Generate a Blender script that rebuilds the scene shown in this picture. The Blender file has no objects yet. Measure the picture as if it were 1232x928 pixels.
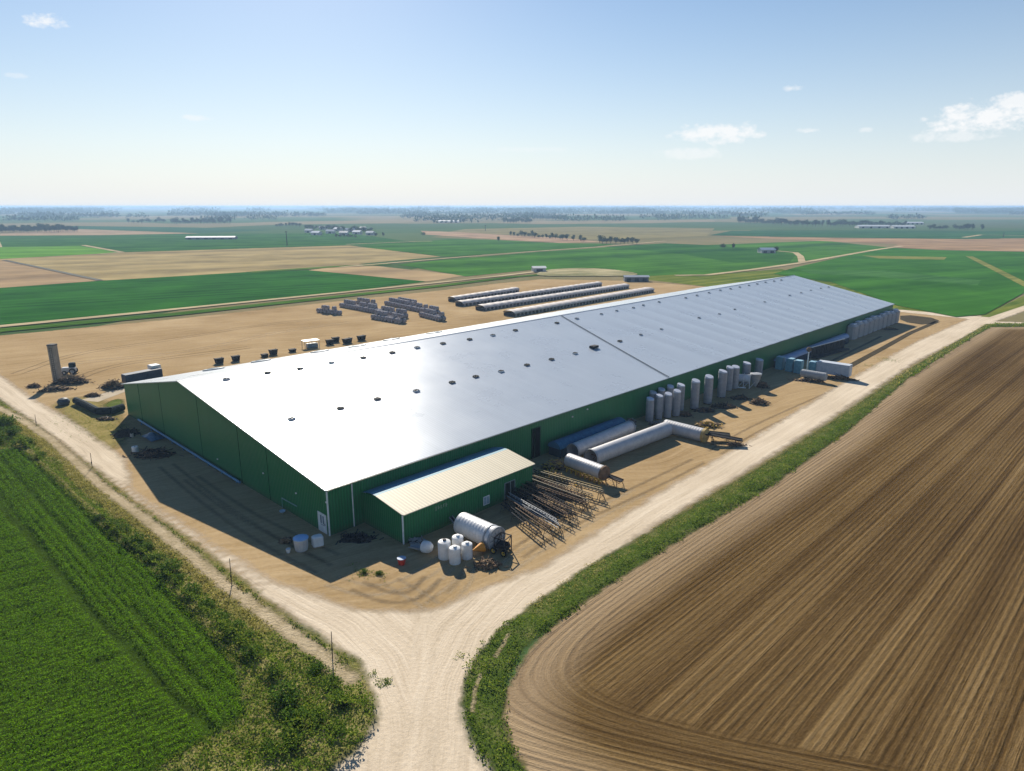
import bpy, math, random
import numpy as np
from mathutils import Vector, Matrix
rnd = random.Random(7); rng = np.random.default_rng(7)
PI = math.pi; R = math.radians
scene = bpy.context.scene
COL = scene.collection
# ---------------------------------------------------------------- camera
CH, F, HZ = 40.0, 821.0, 248.0
PITCH = math.atan((464 - HZ) / F); CP, SP = math.cos(PITCH), math.sin(PITCH)
cam = bpy.data.cameras.new('camera'); camo = bpy.data.objects.new('camera', cam); COL.objects.link(camo)
camo.location = (0, 0, CH); camo.rotation_euler = (R(90) - PITCH, 0, 0)
cam.sensor_width = 36; cam.lens = F / 1232 * 36; cam.clip_start = .5; cam.clip_end = 60000
scene.camera = camo

def ray(px, py):
    u = (px - 616) / F; v = (464 - py) / F
    return u, CP + v * SP, -SP + v * CP
def at(px, py, z=0.0):
    r = ray(px, py); t = (z - CH) / r[2]
    return Vector((r[0] * t, r[1] * t, z))
# building frame
A0 = at(397, 645)
AZL, AZW = R(44), R(-46)
E1 = Vector((math.sin(AZL), math.cos(AZL), 0)); E2 = Vector((math.sin(AZW), math.cos(AZW), 0))
ROT = math.atan2(E1.y, E1.x)
def W(x, y, z=0): return A0 + E1 * x + E2 * y + Vector((0, 0, z))
def loc(px, py, z=0):
    p = at(px, py, z) - A0
    return p.dot(E1), p.dot(E2)
# ---------------------------------------------------------------- node helpers
class NT:
    def __init__(s, name, rough=.9, spec=.3, metal=0.0):
        s.m = bpy.data.materials.new(name); s.m.use_nodes = True
        s.t = s.m.node_tree; s.b = s.t.nodes['Principled BSDF']
        s.b.inputs['Roughness'].default_value = rough; s.b.inputs['Metallic'].default_value = metal
        s.b.inputs['Specular IOR Level'].default_value = spec
    def n(s, typ, **k):
        nd = s.t.nodes.new('ShaderNode' + typ)
        for a, v in k.items(): setattr(nd, a, v)
        return nd
    def set(s, sock, v):
        if isinstance(v, bpy.types.NodeSocket): s.t.links.new(v, sock)
        elif v is not None:
            if hasattr(sock.default_value, '__len__') and len(sock.default_value) == 4 and len(v) == 3: v = (*v, 1)
            sock.default_value = v
    def math(s, op, a, b=None, c=None, clamp=False):
        nd = s.n('Math', operation=op, use_clamp=clamp); s.set(nd.inputs[0], a)
        if b is not None: s.set(nd.inputs[1], b)
        if c is not None: s.set(nd.inputs[2], c)
        return nd.outputs[0]
    def attr(s, name): return s.n('Attribute', attribute_name=name).outputs['Fac']
    def comb(s, x=0, y=0, z=0):
        nd = s.n('CombineXYZ'); s.set(nd.inputs[0], x); s.set(nd.inputs[1], y); s.set(nd.inputs[2], z); return nd.outputs[0]
    def pos(s): return s.n('NewGeometry').outputs['Position']
    def obj(s): return s.n('TexCoord').outputs['Object']
    def sep(s, v):
        nd = s.n('SeparateXYZ'); s.set(nd.inputs[0], v); return nd.outputs
    def noise(s, vec, scale, detail=4, rough=.55, dist=0):
        nd = s.n('TexNoise'); s.set(nd.inputs['Vector'], vec); nd.inputs['Scale'].default_value = scale
        nd.inputs['Detail'].default_value = detail; nd.inputs['Roughness'].default_value = rough; nd.inputs['Distortion'].default_value = dist
        return nd.outputs['Fac']
    def ramp(s, fac, stops, interp='LINEAR'):
        nd = s.n('ValToRGB'); cr = nd.color_ramp; cr.interpolation = interp
        while len(cr.elements) > 1: cr.elements.remove(cr.elements[0])
        for i, (p, c) in enumerate(stops):
            e = cr.elements[0] if i == 0 else cr.elements.new(p)
            e.position = p; e.color = (*c, 1) if len(c) == 3 else c
        s.set(nd.inputs[0], fac); return nd.outputs[0]
    def rmap(s, v, a, b, c, d):
        nd = s.n('MapRange'); s.set(nd.inputs[0], v)
        for i, q in enumerate((a, b, c, d)): s.set(nd.inputs[i + 1], q)
        return nd.outputs[0]
    def mix(s, fac, a, b, mode='MIX'):
        nd = s.n('Mix', data_type='RGBA', blend_type=mode); s.set(nd.inputs[0], fac); s.set(nd.inputs[6], a); s.set(nd.inputs[7], b)
        return nd.outputs[2]
    def bump(s, h, strength=.5, dist=.1):
        nd = s.n('Bump'); nd.inputs['Strength'].default_value = strength; nd.inputs['Distance'].default_value = dist
        s.set(nd.inputs['Height'], h); s.t.links.new(nd.outputs[0], s.b.inputs['Normal'])
    def color(s, c): s.set(s.b.inputs['Base Color'], c)
    def alpha(s, a): s.set(s.b.inputs['Alpha'], a)

MATS = {}
def plain(name, c1, c2=None, rough=.6, metal=0.0, scale=1.5, spec=.22, bump=0):
    """a painted / metal / weathered surface: two tones of dirt mixed by noise"""
    if name in MATS: return MATS[name]
    if any(k in name for k in ('soil', 'debris', 'slab', 'black', 'dark')): rough = max(rough, .8); spec = .05
    t = NT(name, rough, spec, metal); c2 = c2 or tuple(x * .6 for x in c1)
    o = t.obj(); f = t.noise(o, scale, 5, .65)
    f2 = t.noise(o, scale * 6, 3)
    ff = t.math('ADD', t.math('MULTIPLY', f, .75), t.math('MULTIPLY', f2, .25))
    t.color(t.ramp(ff, [(.3, c2), (.62, c1)]))
    if bump: t.bump(f2, .4, bump)
    MATS[name] = t.m; return t.m

# ---------------------------------------------------------------- mesh builder
class MB:
    def __init__(s): s.v = []; s.f = []
    def add(s, vs, fs):
        b = len(s.v); s.v += [tuple(p) for p in vs]; s.f += [tuple(i + b for i in q) for q in fs]; return s
    def box(s, c, d, rz=0, tilt=0):
        M = Matrix.Translation(c) @ Matrix.Rotation(rz, 4, 'Z') @ Matrix.Rotation(tilt, 4, 'Y')
        x, y, z = d[0] / 2, d[1] / 2, d[2] / 2
        vs = [M @ Vector(p) for p in ((-x,-y,-z),(x,-y,-z),(x,y,-z),(-x,y,-z),(-x,-y,z),(x,-y,z),(x,y,z),(-x,y,z))]
        return s.add(vs, [(0,3,2,1),(4,5,6,7),(0,1,5,4),(1,2,6,5),(2,3,7,6),(3,0,4,7)])
    def bbox(s, c, d, b=.06, rz=0):
        """box with chamfered vertical edges and top rim"""
        x, y, z = d[0] / 2, d[1] / 2, d[2]
        def ring(ix, zz):
            X, Y = x - ix, y - ix
            return [(X - b, -Y, zz), (X, -Y + b, zz), (X, Y - b, zz), (X - b, Y, zz), (-X + b, Y, zz), (-X, Y - b, zz), (-X, -Y + b, zz), (-X + b, -Y, zz)]
        M = Matrix.Translation(c) @ Matrix.Rotation(rz, 4, 'Z')
        vs = [M @ Vector(p) for r in (ring(0, 0), ring(0, z - b), ring(b, z)) for p in r]
        fs = [tuple(reversed(range(8))), tuple(range(16, 24))]
        for k in (0, 8):
            fs += [(k + i, k + (i + 1) % 8, k + 8 + (i + 1) % 8, k + 8 + i) for i in range(8)]
        return s.add(vs, fs)
    def rings(s, prof, n=24, M=Matrix(), c0=True, c1=True):
        """lathe about local Z; prof = [(r,z)...]"""
        vs = []; fs = []
        for r, z in prof:
            vs += [M @ Vector((r * math.cos(2 * PI * i / n), r * math.sin(2 * PI * i / n), z)) for i in range(n)]
        for k in range(len(prof) - 1):
            fs += [(k * n + i, k * n + (i + 1) % n, (k + 1) * n + (i + 1) % n, (k + 1) * n + i) for i in range(n)]
        if c0: fs.append(tuple(reversed(range(n))))
        if c1: fs.append(tuple(range((len(prof) - 1) * n, len(prof) * n)))
        return s.add(vs, fs)
    def rod(s, a, b, r, r2=None, n=6):
        a = Vector(a); b = Vector(b); d = b - a; L = d.length
        if L < 1e-6: return s
        M = Matrix.Translation(a) @ d.to_track_quat('Z', 'Y').to_matrix().to_4x4()
        return s.rings([(r, 0), (r if r2 is None else r2, L)], n, M)
    def build(s, name, mat, parent=None, smooth=False, loc=None, rot=0):
        me = bpy.data.meshes.new(name); me.from_pydata(s.v, [], s.f)
        me.materials.append(mat)
        if smooth:
            me.polygons.foreach_set('use_smooth', [True] * len(me.polygons))
            me.set_sharp_from_angle(angle=R(35))
        o = bpy.data.objects.new(name, me); COL.objects.link(o)
        if parent is not None: o.parent = parent
        if loc is not None: o.location = loc; o.rotation_euler.z = rot
        return o
def tag(o, label=None, cat=None, group=None, kind=None):
    for k, v in (('label', label), ('category', cat), ('group', group), ('kind', kind)):
        if v: o[k] = v
    return o
def empty(name, p, rz=0, label=None, cat=None, group=None):
    o = bpy.data.objects.new(name, None); COL.objects.link(o); o.location = p; o.rotation_euler = (0, 0, rz)
    o.empty_display_size = .5
    return tag(o, label, cat, group)
def copy_tree(o, parent=None):
    c = o.copy(); COL.objects.link(c); c.parent = parent
    for ch in list(o.children):
        copy_tree(ch, c)
    return c
def clone(o, p, rz=None, label=None, group=None, sc=None):
    c = copy_tree(o); c.location = p
    if rz is not None: c.rotation_euler = (0, 0, rz)
    if sc is not None: c.scale = sc if hasattr(sc, '__len__') else (sc,) * 3
    return tag(c, label, None, group)
def npmesh(name, V, Fq, mat, attrs=None, n=3):
    me = bpy.data.meshes.new(name); V = np.asarray(V, np.float32); Fq = np.asarray(Fq, np.int32)
    me.vertices.add(len(V)); me.vertices.foreach_set('co', V.ravel())
    nf = len(Fq); k = Fq.shape[1]
    me.loops.add(nf * k); me.loops.foreach_set('vertex_index', Fq.ravel())
    me.polygons.add(nf); me.polygons.foreach_set('loop_start', np.arange(0, nf * k, k, dtype=np.int32))
    me.update(calc_edges=True)
    for a, v in (attrs or {}).items():
        at_ = me.attributes.new(a, 'FLOAT', 'POINT'); at_.data.foreach_set('value', np.asarray(v, np.float32))
    me.materials.append(mat)
    o = bpy.data.objects.new(name, me); COL.objects.link(o); return o
# ---------------------------------------------------------------- numpy geometry
def vnoise(x, y, s, seed=0):
    x = x / s; y = y / s; xi = np.floor(x).astype(np.int64); yi = np.floor(y).astype(np.int64)
    fx = x - xi; fy = y - yi; fx = fx * fx * (3 - 2 * fx); fy = fy * fy * (3 - 2 * fy)
    def h(a, b):
        n = (a * 374761393 + b * 668265263 + seed * 1442695041) & 0x7fffffff
        n = ((n ^ (n >> 13)) * 1274126177) & 0x7fffffff
        return ((n ^ (n >> 16)) & 0xffff) / 65535.
    return (h(xi, yi) * (1 - fx) + h(xi + 1, yi) * fx) * (1 - fy) + (h(xi, yi + 1) * (1 - fx) + h(xi + 1, yi + 1) * fx) * fy
def sdf(X, Y, poly):
    P = np.array([(p[0], p[1]) for p in poly]); n = len(P)
    d = np.full(X.shape, 1e12); ins = np.zeros(X.shape, bool)
    for i in range(n):
        a = P[i]; b = P[(i + 1) % n]; e = b - a; L = (e * e).sum() + 1e-12
        wx = X - a[0]; wy = Y - a[1]; t = np.clip((wx * e[0] + wy * e[1]) / L, 0, 1)
        d = np.minimum(d, (wx - t * e[0]) ** 2 + (wy - t * e[1]) ** 2)
        c = (a[1] > Y) != (b[1] > Y)
        with np.errstate(divide='ignore', invalid='ignore'):
            xs = a[0] + (Y - a[1]) * e[0] / (e[1] if e[1] != 0 else 1e-9)
        ins ^= c & (X < xs)
    d = np.sqrt(d); return np.where(ins, d, -d)
def smooth_poly(P, it=2):
    P = [Vector((p[0], p[1])) for p in P]
    for _ in range(it):
        Q = []
        for i in range(len(P)):
            a, b = P[i], P[(i + 1) % len(P)]
            Q += [a.lerp(b, .25), a.lerp(b, .75)]
        P = Q
    return P
def pxpoly(pts): return [at(*p) for p in pts]
def patch(name, poly, res, z, mat, soft=1.5, extra=None, zf=None, kind='structure', aniso=None):
    P = np.array([(p[0], p[1]) for p in poly])
    x0, y0 = P.min(0) - soft - res; x1, y1 = P.max(0) + soft + res
    nx = int((x1 - x0) / res) + 2; ny = int((y1 - y0) / res) + 2
    X, Y = np.meshgrid(x0 + np.arange(nx) * res, y0 + np.arange(ny) * res, indexing='ij')
    ed = sdf(X, Y, poly)
    keep = ed > -soft
    cell = keep[:-1, :-1] | keep[1:, :-1] | keep[1:, 1:] | keep[:-1, 1:]
    I = np.arange(nx * ny).reshape(nx, ny)
    q = np.stack([I[:-1, :-1][cell], I[1:, :-1][cell], I[1:, 1:][cell], I[:-1, 1:][cell]], 1)
    used = np.unique(q); remap = np.full(nx * ny, -1); remap[used] = np.arange(len(used))
    x = X.ravel()[used]; y = Y.ravel()[used]; e = ed.ravel()[used]
    zz = np.full(len(used), z) + (zf(x, y, e) if zf else 0)
    at_ = {'ed': e}
    if extra: at_.update(extra(x, y, e))
    o = npmesh(name, np.stack([x, y, zz], 1), remap[q], mat, at_)
    o['kind'] = kind
    return o
def flat(name, pts, z, mat, kind='structure', thick=0):
    m = MB(); vs = [(p[0], p[1], z) for p in pts]; n = len(vs)
    ar = sum(vs[i][0] * vs[(i + 1) % n][1] - vs[(i + 1) % n][0] * vs[i][1] for i in range(n))
    if ar < 0: vs.reverse()
    m.add(vs, [tuple(range(n))])
    o = m.build(name, mat); o['kind'] = kind; return o
def inside_pts(poly, dens, margin=0, seed=1, region=None):
    r = np.random.default_rng(seed); P = np.array([(p[0], p[1]) for p in poly]); a = P.min(0); b = P.max(0)
    N = int((b[0] - a[0]) * (b[1] - a[1]) * dens); x = r.uniform(a[0], b[0], N); y = r.uniform(a[1], b[1], N)
    # keep only what the camera could nearly see
    v = (np.abs(x) < y * .82 + 14) & (y > 32) if region is None else region(x, y)
    x, y = x[v], y[v]; e = sdf(x, y, poly); k = e > margin
    return x[k], y[k], e[k]
def leaves(x, y, z, size, up=.55, seed=1, k=3):
    """k leaf quads (kite shaped) around each point: V, F, tint"""
    r = np.random.default_rng(seed); x = np.repeat(x, k); y = np.repeat(y, k); z = np.repeat(z, k); s = np.repeat(size, k) if hasattr(size, '__len__') else np.full(len(x), size)
    n = len(x); s = s * r.uniform(.6, 1.3, n)
    x = x + r.normal(0, 1, n) * s * .6; y = y + r.normal(0, 1, n) * s * .6; z = z + r.uniform(-.3, .6, n) * s
    az = r.uniform(0, 2 * PI, n); el = r.uniform(-.25, 1.0, n) * up * PI / 2
    d = np.stack([np.cos(az) * np.cos(el), np.sin(az) * np.cos(el), np.sin(el)], 1)
    c = np.stack([-np.sin(az), np.cos(az), r.uniform(-.5, .5, n)], 1)
    p = np.stack([x, y, z], 1); s1 = s[:, None]
    V = np.stack([p, p + d * s1 * .6 + c * s1 * .33, p + d * s1 * 1.1, p + d * s1 * .55 - c * s1 * .33], 1).reshape(-1, 3)
    Fq = np.arange(4 * n).reshape(n, 4)
    t = np.repeat(r.uniform(0, 1, n), 4)
    return V, Fq, t
def merge(parts):
    V = []; Fq = []; T = []; b = 0
    for v, f, t in parts: V.append(v); Fq.append(f + b); T.append(t); b += len(v)
    return np.concatenate(V), np.concatenate(Fq), np.concatenate(T)

# ---------------------------------------------------------------- world, sun
SUN_AZ, SUN_EL = R(-15.5), R(30)
wd = bpy.data.worlds.new('World'); scene.world = wd; wd.use_nodes = True
nt = wd.node_tree; nt.nodes.clear()
def wn(t, **k):
    n = nt.nodes.new('ShaderNode' + t)
    for a, v in k.items(): setattr(n, a, v)
    return n
sky = wn('TexSky', sky_type='NISHITA'); sky.sun_disc = False; sky.sun_elevation = SUN_EL; sky.sun_rotation = SUN_AZ
sky.altitude = 0; sky.air_density = 1.0; sky.dust_density = .25; sky.ozone_density = 3.0
geo = wn('TexCoord'); 
def wm(op, a, b=None, c=None, clamp=False):
    n = wn('Math', operation=op, use_clamp=clamp)
    for i, q in enumerate((a, b, c)):
        if q is None: continue
        if isinstance(q, bpy.types.NodeSocket): nt.links.new(q, n.inputs[i])
        else: n.inputs[i].default_value = q
    return n.outputs[0]
dirv = geo.outputs['Generated']
nz = wn('TexNoise'); nz.inputs['Scale'].default_value = 46; nz.inputs['Detail'].default_value = 9; nz.inputs['Roughness'].default_value = .68
mp = wn('Mapping'); mp.inputs['Scale'].default_value = (1, 1, 1.7); nt.links.new(dirv, mp.inputs[0]); nt.links.new(mp.outputs[0], nz.inputs['Vector'])
total = None
# clouds: each a compass direction, a height above the horizon, a width and a height
CL = [(58, 26, 24, 9, .8), (238, 142, 17, 4, .45), (868, 160, 52, 12, .85), (830, 185, 40, 7, .45), (953, 106, 14, 4, .6), (972, 157, 14, 3.5, .5),
      (1040, 157, 9, 3.5, .45), (1180, 143, 60, 20, .9), (1225, 122, 40, 10, .8), (1150, 164, 48, 7, .5), (20, 91, 14, 3.5, .3), (640, 180, 60, 3, .22)]
for cx, cy, rx, ry, amp in CL:
    d = Vector(ray(cx, cy)).normalized(); ex = Vector((d.y, -d.x, 0)).normalized(); ey = ex.cross(d) 
    def dot(vv, sc):
        q = wn('VectorMath', operation='DOT_PRODUCT'); nt.links.new(dirv, q.inputs[0]); q.inputs[1].default_value = tuple(vv)
        return wm('DIVIDE', q.outputs['Value'], sc)
    cosd = (ray(cx, cy)); k = math.sqrt(cosd[0]**2 + cosd[1]**2 + cosd[2]**2) * F
    a = dot(ex, rx / k); b = dot(ey, ry / k)
    r2 = wm('ADD', wm('MULTIPLY', a, a), wm('MULTIPLY', b, b))
    g = wm('SUBTRACT', 1.0, r2)
    fr = dot(d, 1.0); g = wm('MULTIPLY', wm('MAXIMUM', g, -1.0), wm('GREATER_THAN', fr, .5))
    g = wm('ADD', wm('MULTIPLY', g, .55), wm('MULTIPLY', wm('SUBTRACT', nz.outputs['Fac'], .5), 2.6))
    g = wm('MULTIPLY', wm('MULTIPLY', g, 1.9, clamp=True), amp)
    g = wm('MULTIPLY', g, wm('LESS_THAN', r2, 3.0))
    total = g if total is None else wm('MAXIMUM', total, g)
mixc = wn('Mix', data_type='RGBA'); # the whitish summer haze that thickens toward the horizon
sx = wn('SeparateXYZ'); nt.links.new(dirv, sx.inputs[0])
hf = wm('MULTIPLY', wm('POWER', 2.718, wm('MULTIPLY', wm('MAXIMUM', sx.outputs[2], 0.0), -6.0)), .97)
hs = wn('HueSaturation'); hs.inputs['Saturation'].default_value = 1.26; hs.inputs['Value'].default_value = 1.12; nt.links.new(sky.outputs[0], hs.inputs['Color'])
mh = wn('Mix', data_type='RGBA'); nt.links.new(hf, mh.inputs[0]); nt.links.new(hs.outputs[0], mh.inputs[6]); mh.inputs[7].default_value = (9.7, 10.2, 10.7, 1)
nt.links.new(total, mixc.inputs[0]); nt.links.new(mh.outputs[2], mixc.inputs[6])
mixc.inputs[7].default_value = (11.4, 11.5, 11.6, 1)
bg = wn('Background'); bg.inputs['Strength'].default_value = .05; nt.links.new(mixc.outputs[2], bg.inputs[0])
wo = wn('OutputWorld'); nt.links.new(bg.outputs[0], wo.inputs[0])
sun = bpy.data.lights.new('sun', 'SUN'); sun.energy = 5.0; sun.angle = R(.5); sun.color = (1, .915, .78)
so = bpy.data.objects.new('sun', sun); COL.objects.link(so)
sd = Vector((math.sin(SUN_AZ) * math.cos(SUN_EL), math.cos(SUN_AZ) * math.cos(SUN_EL), math.sin(SUN_EL)))
so.rotation_euler = sd.to_track_quat('Z', 'Y').to_euler(); so.location = (0, 100, 300)
scene.view_settings.view_transform = 'Standard'; scene.view_settings.look = 'None'; scene.view_settings.gamma = 1
scene.view_settings.exposure = 0.78
scene.cycles.use_denoising = True; scene.cycles.max_bounces = 8; scene.cycles.transparent_max_bounces = 24
scene.cycles.volume_bounces = 0

def ribbon_poly(px, w):
    P = [at(*p) for p in px]; L = []; Rr = []
    for i, p in enumerate(P):
        d = (P[min(i + 1, len(P) - 1)] - P[max(i - 1, 0)]).normalized(); n = Vector((-d.y, d.x, 0)); L.append(p + n * w / 2); Rr.append(p - n * w / 2)
    return L + Rr[::-1]
def band_dist(x, y, px):
    P = [at(*p) for p in px]; best = np.full(x.shape, 1e12); sg = np.zeros(x.shape)
    for a, b in zip(P[:-1], P[1:]):
        e = b - a; l2 = e.x ** 2 + e.y ** 2; t = np.clip(((x - a.x) * e.x + (y - a.y) * e.y) / l2, 0, 1)
        dx = x - a.x - t * e.x; dy = y - a.y - t * e.y; d = dx * dx + dy * dy; m = d < best
        sg = np.where(m, np.sign(e.x * dy - e.y * dx), sg); best = np.where(m, d, best)
    return np.sqrt(best) * sg
# ---------------------------------------------------------------- ground materials
def m_far_ground():
    t = NT('far_farmland', 1, 0.0); p = t.pos(); s = t.sep(p)
    ca, sa = math.cos(R(44)), math.sin(R(44))
    al = t.math('ADD', t.math('MULTIPLY', s[0], sa), t.math('MULTIPLY', s[1], ca))
    cr = t.math('SUBTRACT', t.math('MULTIPLY', s[0], ca), t.math('MULTIPLY', s[1], sa))
    wv = t.n('TexVoronoi', voronoi_dimensions='2D', distance='CHEBYCHEV'); t.set(wv.inputs['Vector'], t.comb(t.math('DIVIDE', al, 620.), t.math('DIVIDE', cr, 330.), 0)); wv.inputs['Scale'].default_value = 1
    h = t.sep(wv.outputs['Color'])[0]
    c = t.ramp(h, [(0, (.052, .10, .034)), (.2, (.20, .165, .085)), (.34, (.06, .115, .04)), (.52, (.23, .185, .10)), (.66, (.085, .13, .05)), (.8, (.26, .20, .115)), (.9, (.07, .10, .05))], 'CONSTANT')
    n = t.noise(p, .02, 5); n2 = t.noise(p, .4, 3)
    c = t.mix(t.rmap(n, .35, .65, 0, .35), c, (.10, .13, .05)); c = t.mix(t.rmap(n2, .3, .7, 0, .2), c, (.04, .05, .02))
    t.color(c); return t.m
def m_field(name, c1, c2, row_az=44, row=1.5, amt=.5, patchy=.03, bump=.15, rough=.95, streak=.25):
    """crop or stubble field: rows across row_az with broad streaks along it"""
    t = NT(name, 1, 0.0); p = t.pos(); s = t.sep(p); ca, sa = math.cos(R(row_az)), math.sin(R(row_az))
    al = t.math('ADD', t.math('MULTIPLY', s[0], sa), t.math('MULTIPLY', s[1], ca))
    cr = t.math('SUBTRACT', t.math('MULTIPLY', s[0], ca), t.math('MULTIPLY', s[1], sa))
    v = t.comb(t.math('MULTIPLY', al, .012), cr, 0)
    st = t.noise(v, streak, 5, .6); fine = t.noise(v, 1 / row, 2, .5); br = t.noise(p, patchy, 5, .6)
    f = t.math('ADD', t.math('MULTIPLY', st, .5), t.math('ADD', t.math('MULTIPLY', br, .35), t.math('MULTIPLY', fine, .15)))
    c1 = tuple(q * .78 for q in c1); c2 = (c2[0] * 1.2, c2[1] * 1.15, c2[2] * 1.05)
    t.color(t.ramp(f, [(.5 - .2 * amt, c1), (.5 + .2 * amt, c2)]))
    t.bump(t.noise(t.comb(t.math('MULTIPLY', al, .3), cr, 0), 1 / row, 4), .5, bump)
    return t.m
def edge_alpha(t, amp=1.2, width=.4, scale=.6, base=0.0):
    ed = t.attr('ed'); n = t.noise(t.pos(), scale, 6, .65)
    v = t.math('ADD', ed, t.math('MULTIPLY', t.math('SUBTRACT', n, .5), amp * 2))
    a = t.rmap(v, base - width, base + width, 0, 1); return a, v
def m_dirt(name='yard_dirt'):
    t = NT(name, 1, 0.0); p = t.pos(); s = t.sep(p)
    # vehicle tracks sweep through the yard: noise stretched along a slowly swirling direction
    ca, sa = math.cos(R(62)), math.sin(R(62))
    al = t.math('ADD', t.math('MULTIPLY', s[0], sa), t.math('MULTIPLY', s[1], ca)); cr = t.math('SUBTRACT', t.math('MULTIPLY', s[0], ca), t.math('MULTIPLY', s[1], sa))
    wig = t.math('MULTIPLY', t.noise(p, .018, 3), 34.)
    v = t.comb(t.math('MULTIPLY', al, .035), t.math('ADD', cr, wig), 0)
    st = t.noise(v, .55, 7, .7); st2 = t.noise(v, 2.2, 4, .6); br = t.noise(p, .035, 6, .6); fi = t.noise(p, 1.6, 6, .7)
    f = t.math('ADD', t.math('ADD', t.math('MULTIPLY', st, .27), t.math('MULTIPLY', st2, .15)), t.math('ADD', t.math('MULTIPLY', br, .38), t.math('MULTIPLY', fi, .20)))
    c = t.ramp(f, [(.34, (.21, .14, .068)), (.47, (.325, .228, .118)), (.56, (.405, .295, .165)), (.70, (.50, .385, .235))])
    wv = t.n('TexWave', wave_type='BANDS', bands_direction='Y'); t.set(wv.inputs['Vector'], v); wv.inputs['Scale'].default_value = .16; wv.inputs['Distortion'].default_value = 5; wv.inputs['Detail'].default_value = 4; wv.inputs['Detail Scale'].default_value = .8
    tr = t.rmap(wv.outputs['Fac'], 0, .12, .22, 0)
    tr = t.math('MULTIPLY', tr, t.rmap(t.noise(p, .02, 3), .48, .58, 0, 1))
    c = t.mix(tr, c, (.20, .145, .085))
    t.color(c)
    a, _ = edge_alpha(t, 1.6, .8, .25); t.alpha(a)
    t.bump(t.math('ADD', t.math('MULTIPLY', st2, .25), fi), .5, .15); return t.m
def m_road():
    t = NT('dirt_road', 1, 0.0); u = t.attr('u'); v = t.attr('v'); p = t.pos()
    wig = t.math('MULTIPLY', t.noise(p, .05, 2), 2.2)
    uv = t.comb(t.math('ADD', u, wig), t.math('MULTIPLY', v, .03), 0)
    st = t.noise(uv, 1.1, 7, .7); st2 = t.noise(uv, 5.0, 3, .6); jb = t.attr('jb'); iso = t.noise(t.comb(t.math('MULTIPLY', t.sep(p)[0], 1.0), t.math('MULTIPLY', t.sep(p)[1], .12), 0), 1.1, 7, .7)
    st = t.math('ADD', t.math('MULTIPLY', st, t.math('SUBTRACT', 1.0, jb)), t.math('MULTIPLY', iso, jb)); st2 = t.math('ADD', t.math('MULTIPLY', st2, t.math('SUBTRACT', 1.0, jb)), t.math('MULTIPLY', iso, jb)); br = t.noise(p, .05, 4); fi = t.noise(p, 2.5, 6, .7)
    f = t.math('ADD', t.math('ADD', t.math('MULTIPLY', st, .38), t.math('MULTIPLY', st2, .17)), t.math('ADD', t.math('MULTIPLY', br, .25), t.math('MULTIPLY', fi, .2)))
    c = t.ramp(f, [(.36, (.40, .325, .23)), (.5, (.56, .47, .355)), (.62, (.67, .58, .455))])
    t.color(c); a, _ = edge_alpha(t, 1.1, .7, .35); t.alpha(a)
    t.bump(t.math('ADD', st2, fi), .5, .12); return t.m
def m_plough():
    t = NT('ploughed_soil', 1, 0.0); ed = t.attr('ed'); em = t.attr('em'); w = t.attr('w'); l = t.attr('l'); p = t.pos()
    hl = t.attr('hl'); wig = t.math('MULTIPLY', t.math('SUBTRACT', t.noise(p, .05, 2), .5), .22)
    def rows(coord, along):
        v = t.comb(t.math('ADD', coord, wig), t.math('MULTIPLY', along, .006), 0)
        return t.noise(v, .16, 8, .80), t.noise(v, 2.4, 3, .7), t.noise(t.comb(coord, t.math('MULTIPLY', along, .10), 0), 7.0, 2, .5)
    a1, b1, c1 = rows(w, l); a2, b2, c2 = rows(em, l)
    k = t.rmap(t.math('ADD', hl, t.math('MULTIPLY', t.noise(p, .3, 4), 1.0)), .62, 1.35, 0, 1)
    def mixv(x, y): return t.math('ADD', t.math('MULTIPLY', x, t.math('SUBTRACT', 1.0, k)), t.math('MULTIPLY', y, k))
    A, B, C = mixv(a1, a2), mixv(b1, b2), mixv(c1, c2)
    rw = t.math('ADD', w, t.math('MULTIPLY', wig, .4)); re_ = t.math('ADD', em, wig); sn = lambda q, per: t.math('SINE', t.math('MULTIPLY', q, 2 * PI / per))
    fur = mixv(sn(rw, .56), sn(re_, .56)); fur2 = mixv(t.rmap(sn(rw, 5.7), .72, .98, 0, 1), t.rmap(sn(re_, 4.3), .80, .98, 0, .7)); fur2 = t.math('MULTIPLY', fur2, t.rmap(A, .42, .58, 0, 1.3))
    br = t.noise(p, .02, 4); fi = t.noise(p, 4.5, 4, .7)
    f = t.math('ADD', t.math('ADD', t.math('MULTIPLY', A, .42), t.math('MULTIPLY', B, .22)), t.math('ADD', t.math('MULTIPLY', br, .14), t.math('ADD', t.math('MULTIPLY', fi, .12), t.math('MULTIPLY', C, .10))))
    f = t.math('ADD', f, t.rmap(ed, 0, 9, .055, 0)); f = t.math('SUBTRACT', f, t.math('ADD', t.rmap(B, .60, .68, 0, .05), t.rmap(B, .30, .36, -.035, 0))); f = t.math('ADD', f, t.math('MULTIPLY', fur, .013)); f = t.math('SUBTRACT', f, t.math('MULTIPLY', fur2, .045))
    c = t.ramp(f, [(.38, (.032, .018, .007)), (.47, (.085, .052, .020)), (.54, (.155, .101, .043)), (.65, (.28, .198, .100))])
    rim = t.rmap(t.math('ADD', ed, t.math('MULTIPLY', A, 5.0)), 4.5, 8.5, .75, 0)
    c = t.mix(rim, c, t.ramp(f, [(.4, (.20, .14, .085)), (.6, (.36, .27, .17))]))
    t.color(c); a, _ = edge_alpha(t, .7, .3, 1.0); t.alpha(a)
    t.bump(t.math('ADD', t.math('MULTIPLY', C, .35), t.math('ADD', t.math('ADD', t.math('MULTIPLY', fi, .5), t.math('MULTIPLY', fur, .11)), t.math('MULTIPLY', B, .9))), .9, .16); return t.m
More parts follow.
